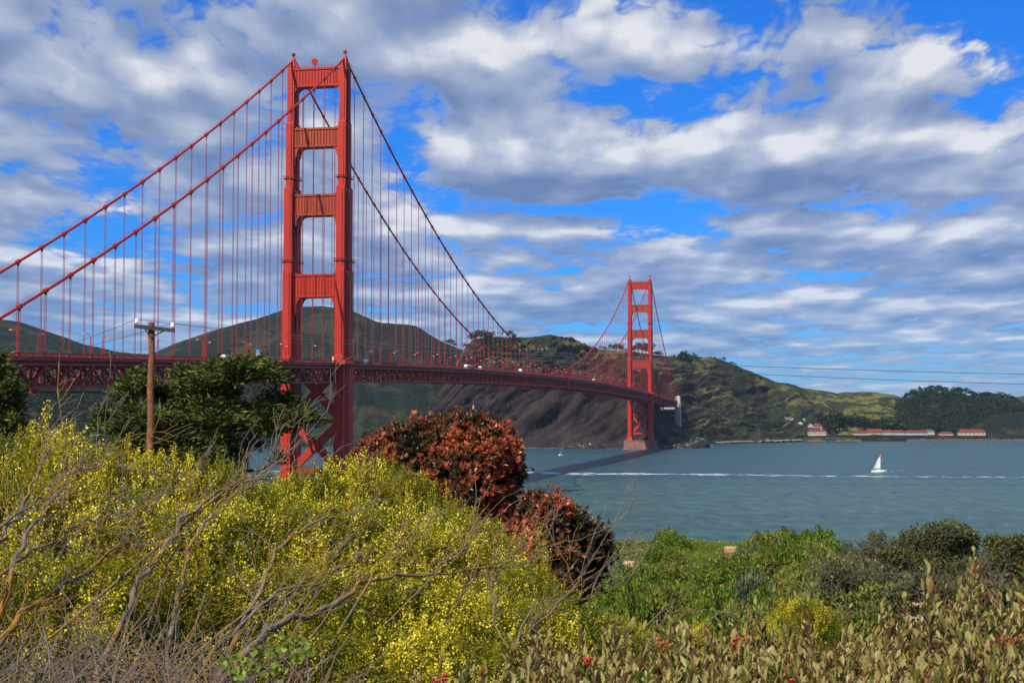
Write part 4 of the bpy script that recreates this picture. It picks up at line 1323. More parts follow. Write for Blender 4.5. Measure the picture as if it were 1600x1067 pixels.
# ---- telephone pole and its wires
M['pole'] = barkmat('weathered_pole_timber', (0.20, 0.085, 0.040), None, 0, 2.2)
M['crossarm'] = barkmat('dark_crossarm_timber', (0.055, 0.05, 0.045), None, 0, 4)
D_P = 54.0
pb = gpos(236, D_P, 0); ptop = at(238, 504, D_P)
Hp = ptop[2] - pb[2]
pole = empty('utility_pole', pb, -YAW, label='brown wooden utility pole with one dark crossarm in front of the cypress', cat='utility pole')
mb = MB(); n = 14
mb.tube([(0.02 * math.sin(i * 1.7), 0, -1 + (Hp + 1) * i / n) for i in range(n + 1)], [0.155 - 0.045 * i / n for i in range(n + 1)], 14)
mb.build('post', M['pole'], pole, smooth=False)
px_m = D_P / FPX
aL, aR = Vector((-24 * px_m, -.2, Hp - 6 * px_m)), Vector((38 * px_m, -.2, Hp - 13 * px_m))
mb = MB(); mb.beam(aL, aR, .12, .14); mb.build('crossarm', M['crossarm'], pole)
mb = MB()
mb.beam((.0, -.12, Hp - 24 * px_m), aL.lerp(aR, .25) + Vector((0, .02, -.06)), .04, .04)
mb.beam((.0, -.12, Hp - 24 * px_m), aL.lerp(aR, .72) + Vector((0, .02, -.06)), .04, .04)
mb.build('brace', M['crossarm'], pole)
ins = []
for q in (aL.lerp(aR, .05), aL.lerp(aR, .95)):
    mb = MB()
    mb.tube([q, q + Vector((0, 0, .12))], .025, 6)
    mb.tube([q + Vector((0, 0, .10)), q + Vector((0, 0, .14)), q + Vector((0, 0, .17)), q + Vector((0, 0, .25)), q + Vector((0, 0, .28))], [.05, .085, .06, .075, .03], 10)
    mb.build('insulator', M['white'], pole, True)
    ins.append(q + Vector((0, 0, .26)))
mw = Matrix.Translation(local(pb)) @ Matrix.Rotation(-YAW, 4, 'Z')
ends_r = [at(1705, 602.5, 40), at(1705, 586, 41.5)]
ends_l = [at(-160, 590, 74), at(-130, 566, 74)]
def wire(a, b, sag, label):
    mb = MB()
    pts = []
    for i in range(41):
        u = i / 40
        p = Vector(a).lerp(Vector(b), u); p.z -= sag * 4 * u * (1 - u); pts.append(p)
    mb.tube(pts, .008, 5)
    return mb.build('power_line', M['wire'], None, label=label, cat='power line')
wire(mw @ ins[0], ends_r[0], .42, 'thin dark wire running right from the pole, lower of the pair')
wire(mw @ ins[1], ends_r[1], .36, 'thin dark wire running right from the pole, upper of the pair')
wire(mw @ ins[0], ends_l[0], .5, 'thin dark wire running left from the left insulator')
wire(mw @ ins[1], ends_l[1], .5, 'thin dark wire running left from the right insulator')

# ---- cypresses
M['cypress'] = leafmat('cypress_sprays', [(0.0, (0.014, 0.024, 0.008)), (0.4, (0.038, 0.058, 0.012)), (0.75, (0.10, 0.120, 0.020)), (1.0, (0.20, 0.19, 0.03))], 0.10, 0.65, 0.15)
M['cyp_bark'] = barkmat('cypress_bark', (0.075, 0.06, 0.05), None, 0, 3)
def cypress(label, d0, pads, base, crook, seed, dense=1.0):
    rng = np.random.default_rng(seed)
    b = gpos(base[0], d0 + base[1], .1)
    o = empty('cypress', b, 0, label=label, cat='tree')
    s = d0 / FPX
    parts = []; tips = []
    for (px, py, rx, ry) in pads:
        d = d0 + rng.uniform(-2.6, 2.6) * min(1, rx / 30)
        c = at(px, py, d) - b
        R_ = np.array([rx, rx * .8, ry * .55]) * s
        tips.append((c - np.array([0, 0, ry * s * .3]), rx * s))
        m = int(1.05 * dense * rx * ry ** .5)
        for _ in range(m):
            v = rand_dirs(1, rng)[0]; v[2] = v[2] * .9 + .12
            rr_ = rng.uniform(.35, 1.05)
            pnt = c + (RT * v[0] * R_[0] + FH * v[1] * R_[1] + np.array([0, 0, 1]) * v[2] * R_[2]) * rr_
            out = unit(RT * v[0] + FH * v[1] * .9 + np.array([0, 0, rng.uniform(.0, .42)]))
            out = unit(out + RT * .25)
            k = 9
            D = unit(out + rng.normal(size=(k, 3)) * np.array([.5, .5, .18]))
            L = rng.uniform(.14, .36, k)
            P = pnt + rng.normal(size=(k, 3)) * .16
            V, F = kites(P, D, np.cross(D, rand_dirs(k, rng)), L, L * rng.uniform(.2, .38, k), mid=.4)
            tone = .52 + rng.normal() * .17
            parts.append((V, F, np.clip(tone + rng.normal(size=k) * .12, 0, 1)))
    V, F, T = merge(parts)
    quads('crown', V, F, M['cypress'], o, attr=T)
    mb = MB()
    mains = []
    for cr in crook:
        pts = [Vector((0, 0, -.2))]
        for (px, py, dd_) in cr[:-1]:
            pts.append(local(at(px, py, d0 + dd_) - b))
        n = len(pts)
        mb.tube(pts, [cr[-1] * (1 - .75 * i / (n - 1)) for i in range(n)], 8)
        mains.append(pts)
    mb.build('trunk', M['cyp_bark'], o)
    lm = MB()
    allp = [p for m_ in mains for p in m_[1:]]
    for c, w in tips:
        c = local(c)
        q = min(allp, key=lambda p: (p - c).length + max(0, p.z - c.z) * 1.5)
        mid = q.lerp(c, .5) + Vector((0, 0, -.25))
        lm.tube([q, mid, c, c + (c - q).normalized() * w * .5], [.09, .06, .035, .01], 5)
        for _ in range(3):
            e = c + Vector(tuple(rng.normal(size=3) * np.array([w * .5, w * .5, .1])))
            lm.tube([mid.lerp(c, .5), e], [.03, .008], 4)
    lm.build('limbs', M['cyp_bark'], o)
    return o
cypress('broad dark green cypress with flat wind-swept tiers behind the utility pole', 66,
    [(400, 567, 20, 8), (375, 572, 30, 11), (345, 578, 30, 11), (420, 576, 14, 6), (395, 582, 36, 11), (430, 590, 16, 6), (365, 590, 30, 11),
     (285, 582, 20, 9), (300, 592, 30, 11), (325, 598, 34, 12), (216, 585, 12, 9), (207, 600, 20, 9), (226, 604, 18, 9),
     (190, 618, 18, 8), (215, 622, 30, 11), (250, 612, 28, 11), (275, 622, 34, 12), (310, 615, 36, 12), (345, 612, 32, 12), (335, 632, 44, 13), (290, 640, 42, 13),
     (165, 648, 16, 8), (185, 655, 26, 9), (215, 645, 34, 11), (245, 655, 36, 12), (160, 664, 10, 6), (195, 672, 30, 10),
     (300, 660, 46, 13), (345, 655, 36, 12), (375, 640, 22, 10), (380, 662, 26, 10), (430, 622, 20, 8), (438, 630, 20, 8), (415, 640, 26, 9), (468, 640, 12, 6),
     (462, 650, 22, 6), (488, 656, 12, 5), (425, 660, 24, 9), (452, 668, 14, 5), (408, 673, 22, 8), (230, 685, 38, 11), (275, 685, 44, 12), (325, 685, 44, 12),
     (210, 700, 30, 9), (255, 708, 40, 12), (305, 712, 46, 13), (350, 705, 34, 12), (345, 725, 36, 12), (395, 695, 12, 6), (434, 716, 8, 5)],
    (350, 0), [[(352, 720, 0), (340, 680, .5), (320, 640, 0), (330, 600, 0), .34], [(380, 735, .3), (386, 705, .3), (398, 670, 0), (430, 640, 0), .24],
               [(330, 730, -.4), (280, 690, -.5), (230, 650, 0), (212, 600, 0), .22], [(352, 720, 0), (365, 640, .6), (380, 590, .4), .2]], 51)
cypress('dark cypress cut off by the left edge of the photo', 58,
    [(-4, 560, 14, 9), (0, 576, 16, 10), (-8, 592, 24, 11), (14, 602, 13, 7), (2, 615, 24, 11), (22, 613, 9, 6), (-5, 633, 30, 12), (20, 631, 12, 7), (-22, 650, 36, 14), (12, 655, 20, 10), (-50, 600, 30, 14), (-60, 630, 40, 14), (-50, 570, 26, 10), (-30, 672, 36, 12), (14, 673, 16, 8), (-75, 660, 40, 14)],
    (-40, 0), [[(-38, 700, 0), (-30, 650, 0), (-20, 600, 0), .3], [(-38, 700, 0), (-10, 660, 0), (10, 620, 0), .2]], 52)

# ---- broom: four individual shrubs, then repeats
M['broom'] = leafmat('broom_leaves', [(0.0, (0.030, 0.046, 0.004)), (0.35, (0.130, 0.140, 0.007)), (0.7, (0.270, 0.255, 0.010)), (1.0, (0.42, 0.36, 0.022))], 0.32, 0.55, 0.2)
M['flower'] = leafmat('broom_flowers', [(0.0, (0.66, 0.48, 0.012)), (0.5, (0.82, 0.68, 0.04)), (1.0, (0.88, 0.82, 0.22))], 0.25, 0.6, 0.1)
M['stem'] = barkmat('green_brown_stems', (0.06, 0.055, 0.03), None, 0, 8)
def broom_mesh(seed, sprays=5600, leaves=34, fl_frac=.55, r=.95, h=1.7, lean=.35):
    rng = np.random.default_rng(seed)
    d = rand_dirs(sprays, rng); d[:, 2] = np.abs(d[:, 2]) * 1.05 - .08
    d = unit(d)
    lump = 1 + .30 * fbm(np.arctan2(d[:, 1], d[:, 0]) * 2.6 + seed, d[:, 2] * 4.0, seed, 3) + .34 * fbm(d[:, 0] * 6 + 3, d[:, 1] * 6 + d[:, 2] * 4, seed + 5, 2)
    lump = 1 + (lump - 1) * (1 - .8 * d[:, 2] ** 2)
    shell = np.where(rng.random(sprays) < .80, rng.uniform(.84, 1.0, sprays), rng.uniform(.45, .82, sprays))
    P0 = d * np.array([r, r, h * .9]) * (lump * shell)[:, None]
    P0[:, 2] = np.maximum(P0[:, 2], .02)
    D = unit(d * .75 + np.array([lean, 0, .75]) + rng.normal(size=(sprays, 3)) * .28)
    Ls = rng.uniform(.10, .24, sprays) * np.where(rng.random(sprays) < .025, 1.5, 1.0)
    tone = np.clip(.46 + .95 * fbm(P0[:, 0] * 3 + 9, P0[:, 1] * 3 + P0[:, 2] * 2, seed + 9, 3) + rng.normal(size=sprays) * .08, 0, 1)
    t = rng.random((sprays, leaves))
    P = P0[:, None] + D[:, None] * (t * Ls[:, None])[..., None] + rng.normal(size=(sprays, leaves, 3)) * (.019 * (1.15 - t))[..., None]
    LD = unit(D[:, None] * .6 + rng.normal(size=(sprays, leaves, 3)) * .75)
    LL = rng.uniform(.014, .030, (sprays, leaves)); 
    V, F = kites(P.reshape(-1, 3), LD.reshape(-1, 3), rand_dirs(sprays * leaves, rng), LL.ravel(), LL.ravel() * rng.uniform(.36, .58, sprays * leaves))
    T = np.clip(np.repeat(tone, leaves) * .75 + t.ravel() * .25 + rng.normal(size=sprays * leaves) * .10 - .05, 0, 1)
    # flowers: dense on some sprays, none on others
    fmask = (fbm(P0[:, 0] * 3.4, P0[:, 1] * 3.4 + P0[:, 2] * 3.0, seed + 31, 3) + rng.normal(size=sprays) * .13 > .62 - fl_frac) & (shell > .75)
    I = np.nonzero(fmask)[0]; k = 24
    tf = rng.uniform(.30, 1.05, (len(I), k))
    Pf = P0[I][:, None] + D[I][:, None] * (tf * Ls[I][:, None])[..., None] + rng.normal(size=(len(I), k, 3)) * .015
    keep = (rng.random((len(I), k)) < rng.uniform(.3, 1.0, len(I))[:, None]).ravel()
    Pf = Pf.reshape(-1, 3)[keep]; m = len(Pf)
    FD = unit(rand_dirs(m, rng) + np.array([0, 0, .4]))
    sz = rng.uniform(.012, .021, m)
    Vf, Ff = kites(Pf - FD * sz[:, None] * .5, FD, rand_dirs(m, rng), sz, sz * .85)
    V2, F2 = kites(Pf - FD * sz[:, None] * .3, unit(FD + rand_dirs(m, rng) * .8), rand_dirs(m, rng), sz * .9, sz * .8)
    Tf = np.clip(np.repeat(rng.normal(.5, .18, len(I)), k)[keep] + rng.normal(size=m) * .15, 0, 1)
    Vf, Ff, Tf = merge([(Vf, Ff, Tf), (V2, F2, Tf)])
    st = MB()
    for _ in range(70):
        i = int(rng.integers(0, sprays)); e = P0[i]
        a = Vector((e[0] * .12, e[1] * .12, -.1)); m_ = Vector((e[0] * .5, e[1] * .5, e[2] * .62))
        st.tube([a, m_, Vector(tuple(e)), Vector(tuple(e + D[i] * .12))], [.012, .008, .005, .002], 4, cap=False)
    return (V, F, T), (Vf, Ff, Tf), st
def broom_shrub(seed, fl=.55):
    lf, fl_, st = broom_mesh(seed, fl_frac=fl)
    o = empty('broom_shrub', (0, 0, -300), cat='shrub')
    quads('foliage', *lf[:2], M['broom'], o, attr=lf[2])
    quads('blossom', *fl_[:2], M['flower'], o, attr=fl_[2])
    st.build('stems', M['stem'], o)
    return o
BR = [broom_shrub(61, .58), broom_shrub(62, .50), broom_shrub(63, .66), broom_shrub(64, .24)]
br_used = set()
def put_broom(k, px, py, d, r, label, group=None):
    g = gpos(px, d, .05)
    h = max(.35, at(px, py, d)[2] - g[2])
    sc = (r / .95, r / .95, h / 1.66)
    rz = random.choice([0, 1.2, 2.4, 3.7, 5.0]) + random.uniform(-.3, .3)
    if k not in br_used:
        br_used.add(k); o = BR[k]; o.location = g; o.scale = sc; o.rotation_euler = (0, 0, rz)
        props(o, label, 'shrub', group)
        return o
    o = copy_tree(BR[k], g, rz, sc, label, group)
    if not group and 'group' in o: del o['group']
    return o
ROWS = [
 ('broom shrub full of yellow flowers along the skyline crest of the thicket', 'broom shrubs on the crest of the thicket',
  [(15, 676, 13.5, .95, 1), (78, 664, 13.0, .8, 0), (140, 693, 14, .9, 1), (205, 706, 15, .8, 0), (270, 710, 15.5, .8, 2), (335, 722, 15.5, .8, 1), (395, 742, 15.5, .8, 3), (455, 747, 15, .85, 1),
   (515, 727, 14.5, .75, 2), (566, 717, 14.5, .75, 2), (622, 735, 14, .72, 3), (690, 782, 13, .7, 3), (742, 815, 12.5, .65, 1)]),
 ('yellow-flowering broom shrub in the middle of the thicket, behind the bare limbs', 'broom shrubs in the middle of the thicket',
  [(20, 745, 10.5, .8, 1), (100, 742, 10.8, .8, 0), (190, 768, 11, .8, 1), (285, 780, 11, .8, 0), (380, 790, 11, .8, 2), (470, 788, 11, .8, 1), (560, 786, 11, .8, 2), (645, 800, 11, .8, 0), (720, 850, 11, .7, 1), (790, 888, 10.5, .6, 3)]),
 ('yellow-flowering broom shrub low at the front of the thicket', 'broom shrubs at the front of the thicket',
  [(30, 856, 8, .7, 3), (140, 866, 8, .7, 1), (260, 880, 8, .7, 3), (380, 890, 8.2, .7, 0), (490, 885, 8.2, .7, 1), (600, 888, 8.2, .7, 2), (700, 910, 8.2, .65, 0), (790, 938, 8.3, .6, 1), (868, 940, 8.6, .55, 3),
   (540, 972, 6.4, .5, 3), (645, 975, 6.4, .55, 0), (735, 1000, 6.3, .45, 1)]),
]
for lab, grp, lst in ROWS:
    for px, py, d, r, k in lst:
        put_broom(k, px, py, d, r, lab, grp)
put_broom(3, 935, 962, 9.5, .5, 'small greenish broom shrub below the smaller red bush')
put_broom(3, 598, 716, 14.6, .5, 'feathery green broom without flowers against the left side of the red bush')
put_broom(3, 650, 738, 13.8, .48, 'plain green broom shoot overlapping the front of the large red bush')
put_broom(3, 800, 880, 11.6, .5, 'greenish broom filling the gap between the two red bushes')

# ---- red-leaved bushes
M['redleaf'] = leafmat('red_bush_leaves', [(0.0, (0.018, 0.022, 0.008)), (0.3, (0.085, 0.060, 0.020)), (0.55, (0.28, 0.070, 0.026)), (0.8, (0.47, 0.085, 0.030)), (1.0, (0.60, 0.22, 0.09))], 0.25, 0.38, 0.4)
def red_bush(label, d0, lobes, base_px, seed):
    rng = np.random.default_rng(seed)
    s = d0 / FPX; b = gpos(base_px, d0, .1)
    C, Rr = [], []
    for (px, py, rp) in lobes:
        C.append(at(px, py, d0 + rng.uniform(-.25, .35)) - b); Rr.append(rp * s)
    for c, r in list(zip(C, Rr)):
        for _ in range(5):
            v = rand_dirs(1, rng)[0]; v[2] = abs(v[2]) * .9 - .15
            q = rng.uniform(.24, .42)
            C.append(c + v * r * rng.uniform(.72, .98)); Rr.append(r * q)
    C, Rr = np.array(C), np.array(Rr)
    parts = []
    for c, r in zip(C, Rr):
        n = int(4 * math.pi * r * r * 300)
        d = rand_dirs(n, rng)
        rad = r * rng.choice([1.0, .96, .86, .7], n, p=[.4, .3, .2, .1]) * (1 + .34 * fbm(d[:, 0] * 4 + c[0], d[:, 1] * 3 + d[:, 2] * 2, seed, 3))
        rad = rad + np.where(rng.random(n) < .10, rng.uniform(.03, .13, n), 0)
        W = c + d * rad[:, None]
        dist = np.linalg.norm(W[:, None] - C[None], axis=2) / Rr[None]
        keep = (dist.min(1) > .66) & (W[:, 2] > .05)
        W, d = W[keep], d[keep]; n = len(W)
        out = unit(d * .8 + np.array([0, 0, .55]) + rng.normal(size=(n, 3)) * .2)
        k = 10
        a = rng.uniform(0, 2 * math.pi, (n, k)); th = rng.uniform(.35, 1.25, (n, k))
        e1 = unit(np.cross(out, np.array([.3, .2, .9]))); e2 = np.cross(out, e1)
        D = out[:, None] * np.cos(th)[..., None] + (e1[:, None] * np.cos(a)[..., None] + e2[:, None] * np.sin(a)[..., None]) * np.sin(th)[..., None]
        L = rng.uniform(.042, .082, (n, k))
        S = np.cross(D, out[:, None])
        V, F = kites(np.repeat(W, k, 0), D.reshape(-1, 3), S.reshape(-1, 3), L.ravel(), L.ravel() * rng.uniform(.26, .36, n * k), bend=.07)
        young = .31 + .10 * out[:, 2] + .50 * fbm(W[:, 0] * 2.3 + 4, W[:, 1] * 2 + W[:, 2] * 2.6, seed + 3, 3) + rng.normal(size=n) * .12
        T = np.clip(np.repeat(young, k) + (0.9 - th.ravel()) * .16 + rng.normal(size=n * k) * .09, 0, 1)
        parts.append((V, F, np.clip(T + rng.normal() * .17, 0, 1)))
    V, F, T = merge(parts)
    o = empty('red_bush', b, 0, label=label, cat='bush')
    quads('foliage', V, F, M['redleaf'], o, attr=T)
    mb = MB()
    for c, r in zip(C, Rr):
        for _ in range(7):
            e = Vector(tuple(c + rand_dirs(1, rng)[0] * r * .9))
            m_ = Vector((e.x * .45, e.y * .45, e.z * .5))
            mb.tube([(0, 0, -.15), m_, e], [.035, .022, .006], 5, cap=False)
    mb.build('stems', M['trunk'], o)
    return o
red_bush('large domed bush of red-brown leaves rising behind the yellow broom', 17.0,
    [(598, 708, 30), (632, 705, 44), (668, 700, 46), (706, 694, 44), (742, 692, 42), (770, 705, 40), (780, 740, 34), (620, 745, 48), (672, 752, 60), (730, 752, 58), (768, 780, 44), (700, 805, 62), (752, 825, 52),
     (565, 722, 20), (775, 850, 40), (720, 860, 50), (690, 668, 16), (655, 672, 14), (806, 838, 34), (745, 662, 15), (722, 668, 16), (778, 678, 14), (800, 715, 14)], 715, 71)
red_bush('smaller dark red bush stepping down to the right of the large red bush', 16.2,
    [(838, 800, 26), (868, 806, 28), (898, 826, 30), (928, 842, 24), (850, 838, 40), (888, 860, 42), (922, 872, 30), (830, 868, 34), (870, 896, 40), (905, 902, 32), (815, 840, 28), (842, 784, 12), (885, 800, 12), (938, 856, 16), (900, 808, 12)], 875, 72)

# ---- bare lichened limbs
M['bare'] = barkmat('bare_lichened_bark', (0.17, 0.135, 0.11), (0.27, 0.135, 0.025), .62, 9)
M['bare_grey'] = barkmat('bare_grey_bark', (0.17, 0.135, 0.10), (0.25, 0.14, 0.035), .46, 9)
M['bare_dark'] = barkmat('bare_dark_twigs', (0.11, 0.09, 0.075), None, 0, 9)
def grow(mb, p, d, L, r, lev, rng, lean, budget):
    n = 5
    pts, rad = [p.copy()], [r]
    for i in range(n):
        d = (d + Vector(tuple(rng.normal(size=3) * .16)) + lean * .07).normalized()
        p = p + d * L / n
        pts.append(p.copy()); rad.append(max(.0014, r * (1 - .72 * (i + 1) / n)))
    mb.tube(pts, rad, 5 if lev > 1 else 4, cap=False)
    if lev <= 0: return
    for k in range(int(rng.integers(1, 4))):
        i = int(rng.integers(1, n + 1))
        ax = Vector(tuple(rng.normal(size=3))).normalized()
        dd_ = (d + ax * rng.uniform(.5, 1.0) + lean * .35).normalized()
        grow(mb, pts[i], dd_, L * rng.uniform(.4, .75), rad[i] * rng.uniform(.5, .8), lev - 1, rng, lean, budget)
LEAN = Vector(tuple(RT * .55 + np.array([0, 0, .6])))
def bare_shrub(label, limbs, mat_, seed, twig=1.0, lev=2):
    """limbs: (list of photo points, distance at root, distance at tip, root radius)"""
    rng = np.random.default_rng(seed)
    b = gpos(limbs[0][0][0][0], limbs[0][1], .05)
    o = empty('bare_shrub', b, 0, label=label, cat='shrub')
    tw = MB()
    for pts, da, db, r in limbs:
        P = []
        for i, (px, py) in enumerate(pts):
            P.append(local(at(px, py, da + (db - da) * i / (len(pts) - 1)) - b))
        # root it in the ground when the limb starts near the bottom
        Q = []
        for i in range(len(P) - 1):
            for u in (0, .34, .67):
                q = P[i].lerp(P[i + 1], u) + Vector(tuple(rng.normal(size=3) * .010))
                Q.append(q)
        Q.append(P[-1])
        g = local(gpos(pts[0][0], da, .05) - b)
        if Q[0].z > g.z + .05:
            dn = (Q[0] - Q[3]).normalized(); dn.z = min(dn.z, -.45); dn.normalize()
            k_ = min(2.5, (Q[0].z - g.z) / -dn.z)
            Q = [Q[0] + dn * k_, Q[0] + dn * k_ * .5 + Vector((0, 0, -.03))] + Q
        n = len(Q); r = r * .68
        mb = MB(); rad = [max(.003, r * (1 - .80 * (i / (n - 1)) ** .9)) * rng.uniform(.92, 1.1) for i in range(n)]
        mb.tube(Q, rad, 7); mb.build('limb', mat_, o, True)
        for i in range(2, n):
            d = (Q[i] - Q[i - 1]).normalized()
            for _ in range(int(rng.random() < .7 * twig) + int(rng.random() < .3 * twig)):
                ax = Vector(tuple(rng.normal(size=3))).normalized()
                dd_ = (d * .8 + ax * .75 + LEAN * .3).normalized()
                grow(tw, Q[i], dd_, rng.uniform(.12, .40), min(.0036, max(.0018, rad[i] * rng.uniform(.18, .34))), lev if rng.random() < .5 else 1, rng, LEAN, None)
    tw.build('twigs', mat_, o)
    return o
bare_shrub('leaning bare shrub with orange-lichened limbs at the left edge of the photo', [
    ([(-10, 1010), (28, 962), (68, 936), (116, 904), (168, 864), (200, 836), (224, 812)], 6.0, 7.5, .026),
    ([(-8, 965), (24, 876), (48, 820), (80, 776), (120, 748), (168, 712)], 6.3, 7.6, .022),
    ([(-8, 850), (24, 812), (44, 772), (60, 732), (80, 698)], 6.3, 7.2, .018),
    ([(-5, 905), (30, 880), (70, 850), (120, 820), (160, 812), (205, 800)], 6.4, 7.4, .014),
    ([(-10, 830), (30, 800), (70, 770), (110, 740), (150, 730)], 6.3, 7.0, .012)], M['bare'], 81, 1.1)
bare_shrub('tall bare shrub with grey fanned tips reaching toward the cypress trunk', [
    ([(200, 945), (232, 888), (256, 860), (280, 816), (304, 796), (332, 776), (360, 764), (416, 740), (452, 708), (474, 684)], 7.4, 8.6, .024),
    ([(274, 945), (288, 896), (296, 860), (320, 816), (348, 780), (384, 760), (412, 748)], 7.4, 8.2, .021),
    ([(340, 772), (380, 752), (420, 744), (455, 728), (480, 706)], 8.1, 8.7, .012),
    ([(250, 930), (262, 880), (278, 840), (284, 800), (296, 760)], 7.5, 8.2, .012)], M['bare_grey'], 82, .7)
bare_shrub('bare orange-barked shrub in the centre of the broom', [
    ([(388, 965), (416, 900), (432, 860), (464, 828), (500, 812), (530, 792), (556, 760)], 7.2, 8.2, .020),
    ([(396, 960), (436, 920), (476, 914), (520, 920), (546, 927)], 7.2, 7.6, .014),
    ([(392, 955), (440, 930), (480, 905), (540, 880), (575, 860)], 7.2, 7.9, .010)], M['bare'], 83, .9)
bare_shrub('long nearly level bare limb crossing the broom below the red bush', [
    ([(385, 1015), (410, 990), (440, 968), (488, 956), (532, 936), (576, 904), (624, 896), (680, 896), (740, 892), (788, 886)], 5.9, 7.4, .027),
    ([(576, 904), (600, 870), (640, 830), (668, 800)], 6.7, 7.2, .009),
    ([(680, 896), (720, 860), (738, 835)], 7.0, 7.3, .007)], M['bare_grey'], 84, .9)
bare_shrub('pale bare twigs standing in the broom under the smaller red bush', [
    ([(800, 1010), (832, 980), (880, 942), (900, 915), (910, 898)], 6.9, 7.5, .011),
    ([(805, 1012), (820, 960), (850, 940), (920, 934), (942, 908)], 6.9, 7.6, .009),
    ([(790, 1005), (770, 960), (760, 915), (772, 880)], 6.9, 7.4, .008),
    ([(700, 960), (720, 930), (735, 900), (748, 862)], 7.1, 7.5, .007)], M['bare_grey'], 85, .8)
bare_shrub('short bare grey branch poking out of the hedge before the dirt patch', [
    ([(1018, 1005), (1030, 968), (1040, 955), (1052, 942)], 8.4, 8.8, .014),
    ([(1040, 952), (1062, 952), (1090, 950)], 8.7, 8.9, .008), ([(1118, 958), (1140, 960), (1165, 958)], 8.7, 8.9, .008)], M['bare_grey'], 86, .25, 1)

# ---- tangle of dead twigs at the bottom left
rng = np.random.default_rng(91)
mb = MB(); m2 = MB()
for i in range(1900):
    px = rng.uniform(-60, 520) if i < 1100 else rng.uniform(-60, 330); d = rng.uniform(4.3, 6.6)
    hmax = np.interp(px, [-60, 100, 300, 450, 620], [.94, .92, .90, .80, .62])
    g = gpos(px, d, -.02 - hmax * (.25 + .75 * rng.random() ** .7))
    dr = Vector(tuple(RT * rng.normal(.5, .8) + FH * rng.normal(0, .5) + np.array([0, 0, rng.uniform(-.15, 1.1)]))).normalized()
    p = local(g); pts = [p]
    L = rng.uniform(.15, .5)
    for _ in range(4):
        dr = (dr + Vector(tuple(rng.normal(size=3) * .22))).normalized(); p = p + dr * L / 4; pts.append(p)
    r0 = rng.uniform(.0016, .0045)
    (mb if i % 3 else m2).tube(pts, [r0 * (1 - .17 * k) for k in range(5)], 4, cap=False)
o = mb.build('dry_twigs', M['bare_grey'], None); props(o, 'tangle of dry pale grey twigs filling the bottom left corner', 'twigs', None, 'stuff')
o = m2.build('dry_twigs', M['bare_dark'], None); props(o, 'darker brown dead twigs mixed into the bottom left tangle', 'twigs', None, 'stuff')

# ---- leafy plants: small green shrubs of the bluff meadow
M['leafy'] = leafmat('green_shrub_leaves', [(0.0, (0.020, 0.040, 0.010)), (0.5, (0.150, 0.235, 0.022)), (1.0, (0.30, 0.36, 0.045))], 0.33, 0.5, 0.25)
M['olive'] = leafmat('olive_shrub_leaves', [(0.0, (0.025, 0.032, 0.012)), (0.5, (0.155, 0.175, 0.028)), (1.0, (0.30, 0.29, 0.06))], 0.18, 0.6, 0.2)
M['sage'] = leafmat('grey_green_leaves', [(0.0, (0.035, 0.05, 0.035)), (0.5, (0.10, 0.125, 0.062)), (1.0, (0.19, 0.21, 0.11))], 0.18, 0.7, 0.15)
def leafy_mesh(seed, n, r, h, L, mat_, name, twigs=18):
    rng = np.random.default_rng(seed)
    d = rand_dirs(n, rng); d[:, 2] = np.abs(d[:, 2]); d = unit(d)
    lump = 1 + .50 * fbm(d[:, 0] * 3.2 + seed, d[:, 1] * 3.2 + d[:, 2] * 2.5, seed, 3)
    P = d * np.array([r, r, h]) * (lump * rng.choice([1, .93, .8, .6], n, p=[.4, .3, .2, .1]))[:, None]
    D = unit(d * .6 + rng.normal(size=(n, 3)) * .55 + np.array([0, 0, .35]))
    l = L * rng.uniform(.6, 1.3, n)
    V, F = kites(P, D, rand_dirs(n, rng), l, l * rng.uniform(.45, .65, n), bend=.06)
    T = np.clip(.45 + .5 * fbm(P[:, 0] * 4, P[:, 1] * 4 + P[:, 2] * 3, seed + 2, 3) + rng.normal(size=n) * .15, 0, 1)
    o = empty(name, (0, 0, -300), cat='shrub')
    quads('foliage', V, F, mat_, o, attr=T)
    mb = MB()
    for _ in range(twigs):
        i = int(rng.integers(0, n)); e = Vector(tuple(P[i] * 1.04))
        mb.tube([(0, 0, -.05), (e.x * .5, e.y * .5, e.z * .55), e], [.010, .007, .002], 4, cap=False)
    mb.build('stems', M['bare_dark'], o)
    return o
LP = {'green': leafy_mesh(101, 4600, 1, .8, .115, M['leafy'], 'leafy_shrub'), 'olive': leafy_mesh(102, 3400, 1, .8, .12, M['olive'], 'leafy_shrub'),
      'sage': leafy_mesh(103, 3400, 1, .8, .12, M['sage'], 'leafy_shrub')}
lp_used = set()
def put_leafy(kind, px, py_top, d, w_px, label, group=None):
    g = gpos(px, d, .04); r = w_px / 2 / FPX * d
    h = max(.15, at(px, py_top, d)[2] - g[2])
    sc = (r * 1.1, r * 1.1, h / .74)
    if kind not in lp_used:
        lp_used.add(kind); o = LP[kind]; o.location = g; o.scale = sc; o.rotation_euler = (0, 0, random.uniform(0, 6))
        return props(o, label, 'shrub', group)
    o = copy_tree(LP[kind], g, random.uniform(0, 6), sc, label, group)
    if not group and 'group' in o: del o['group']
    return o
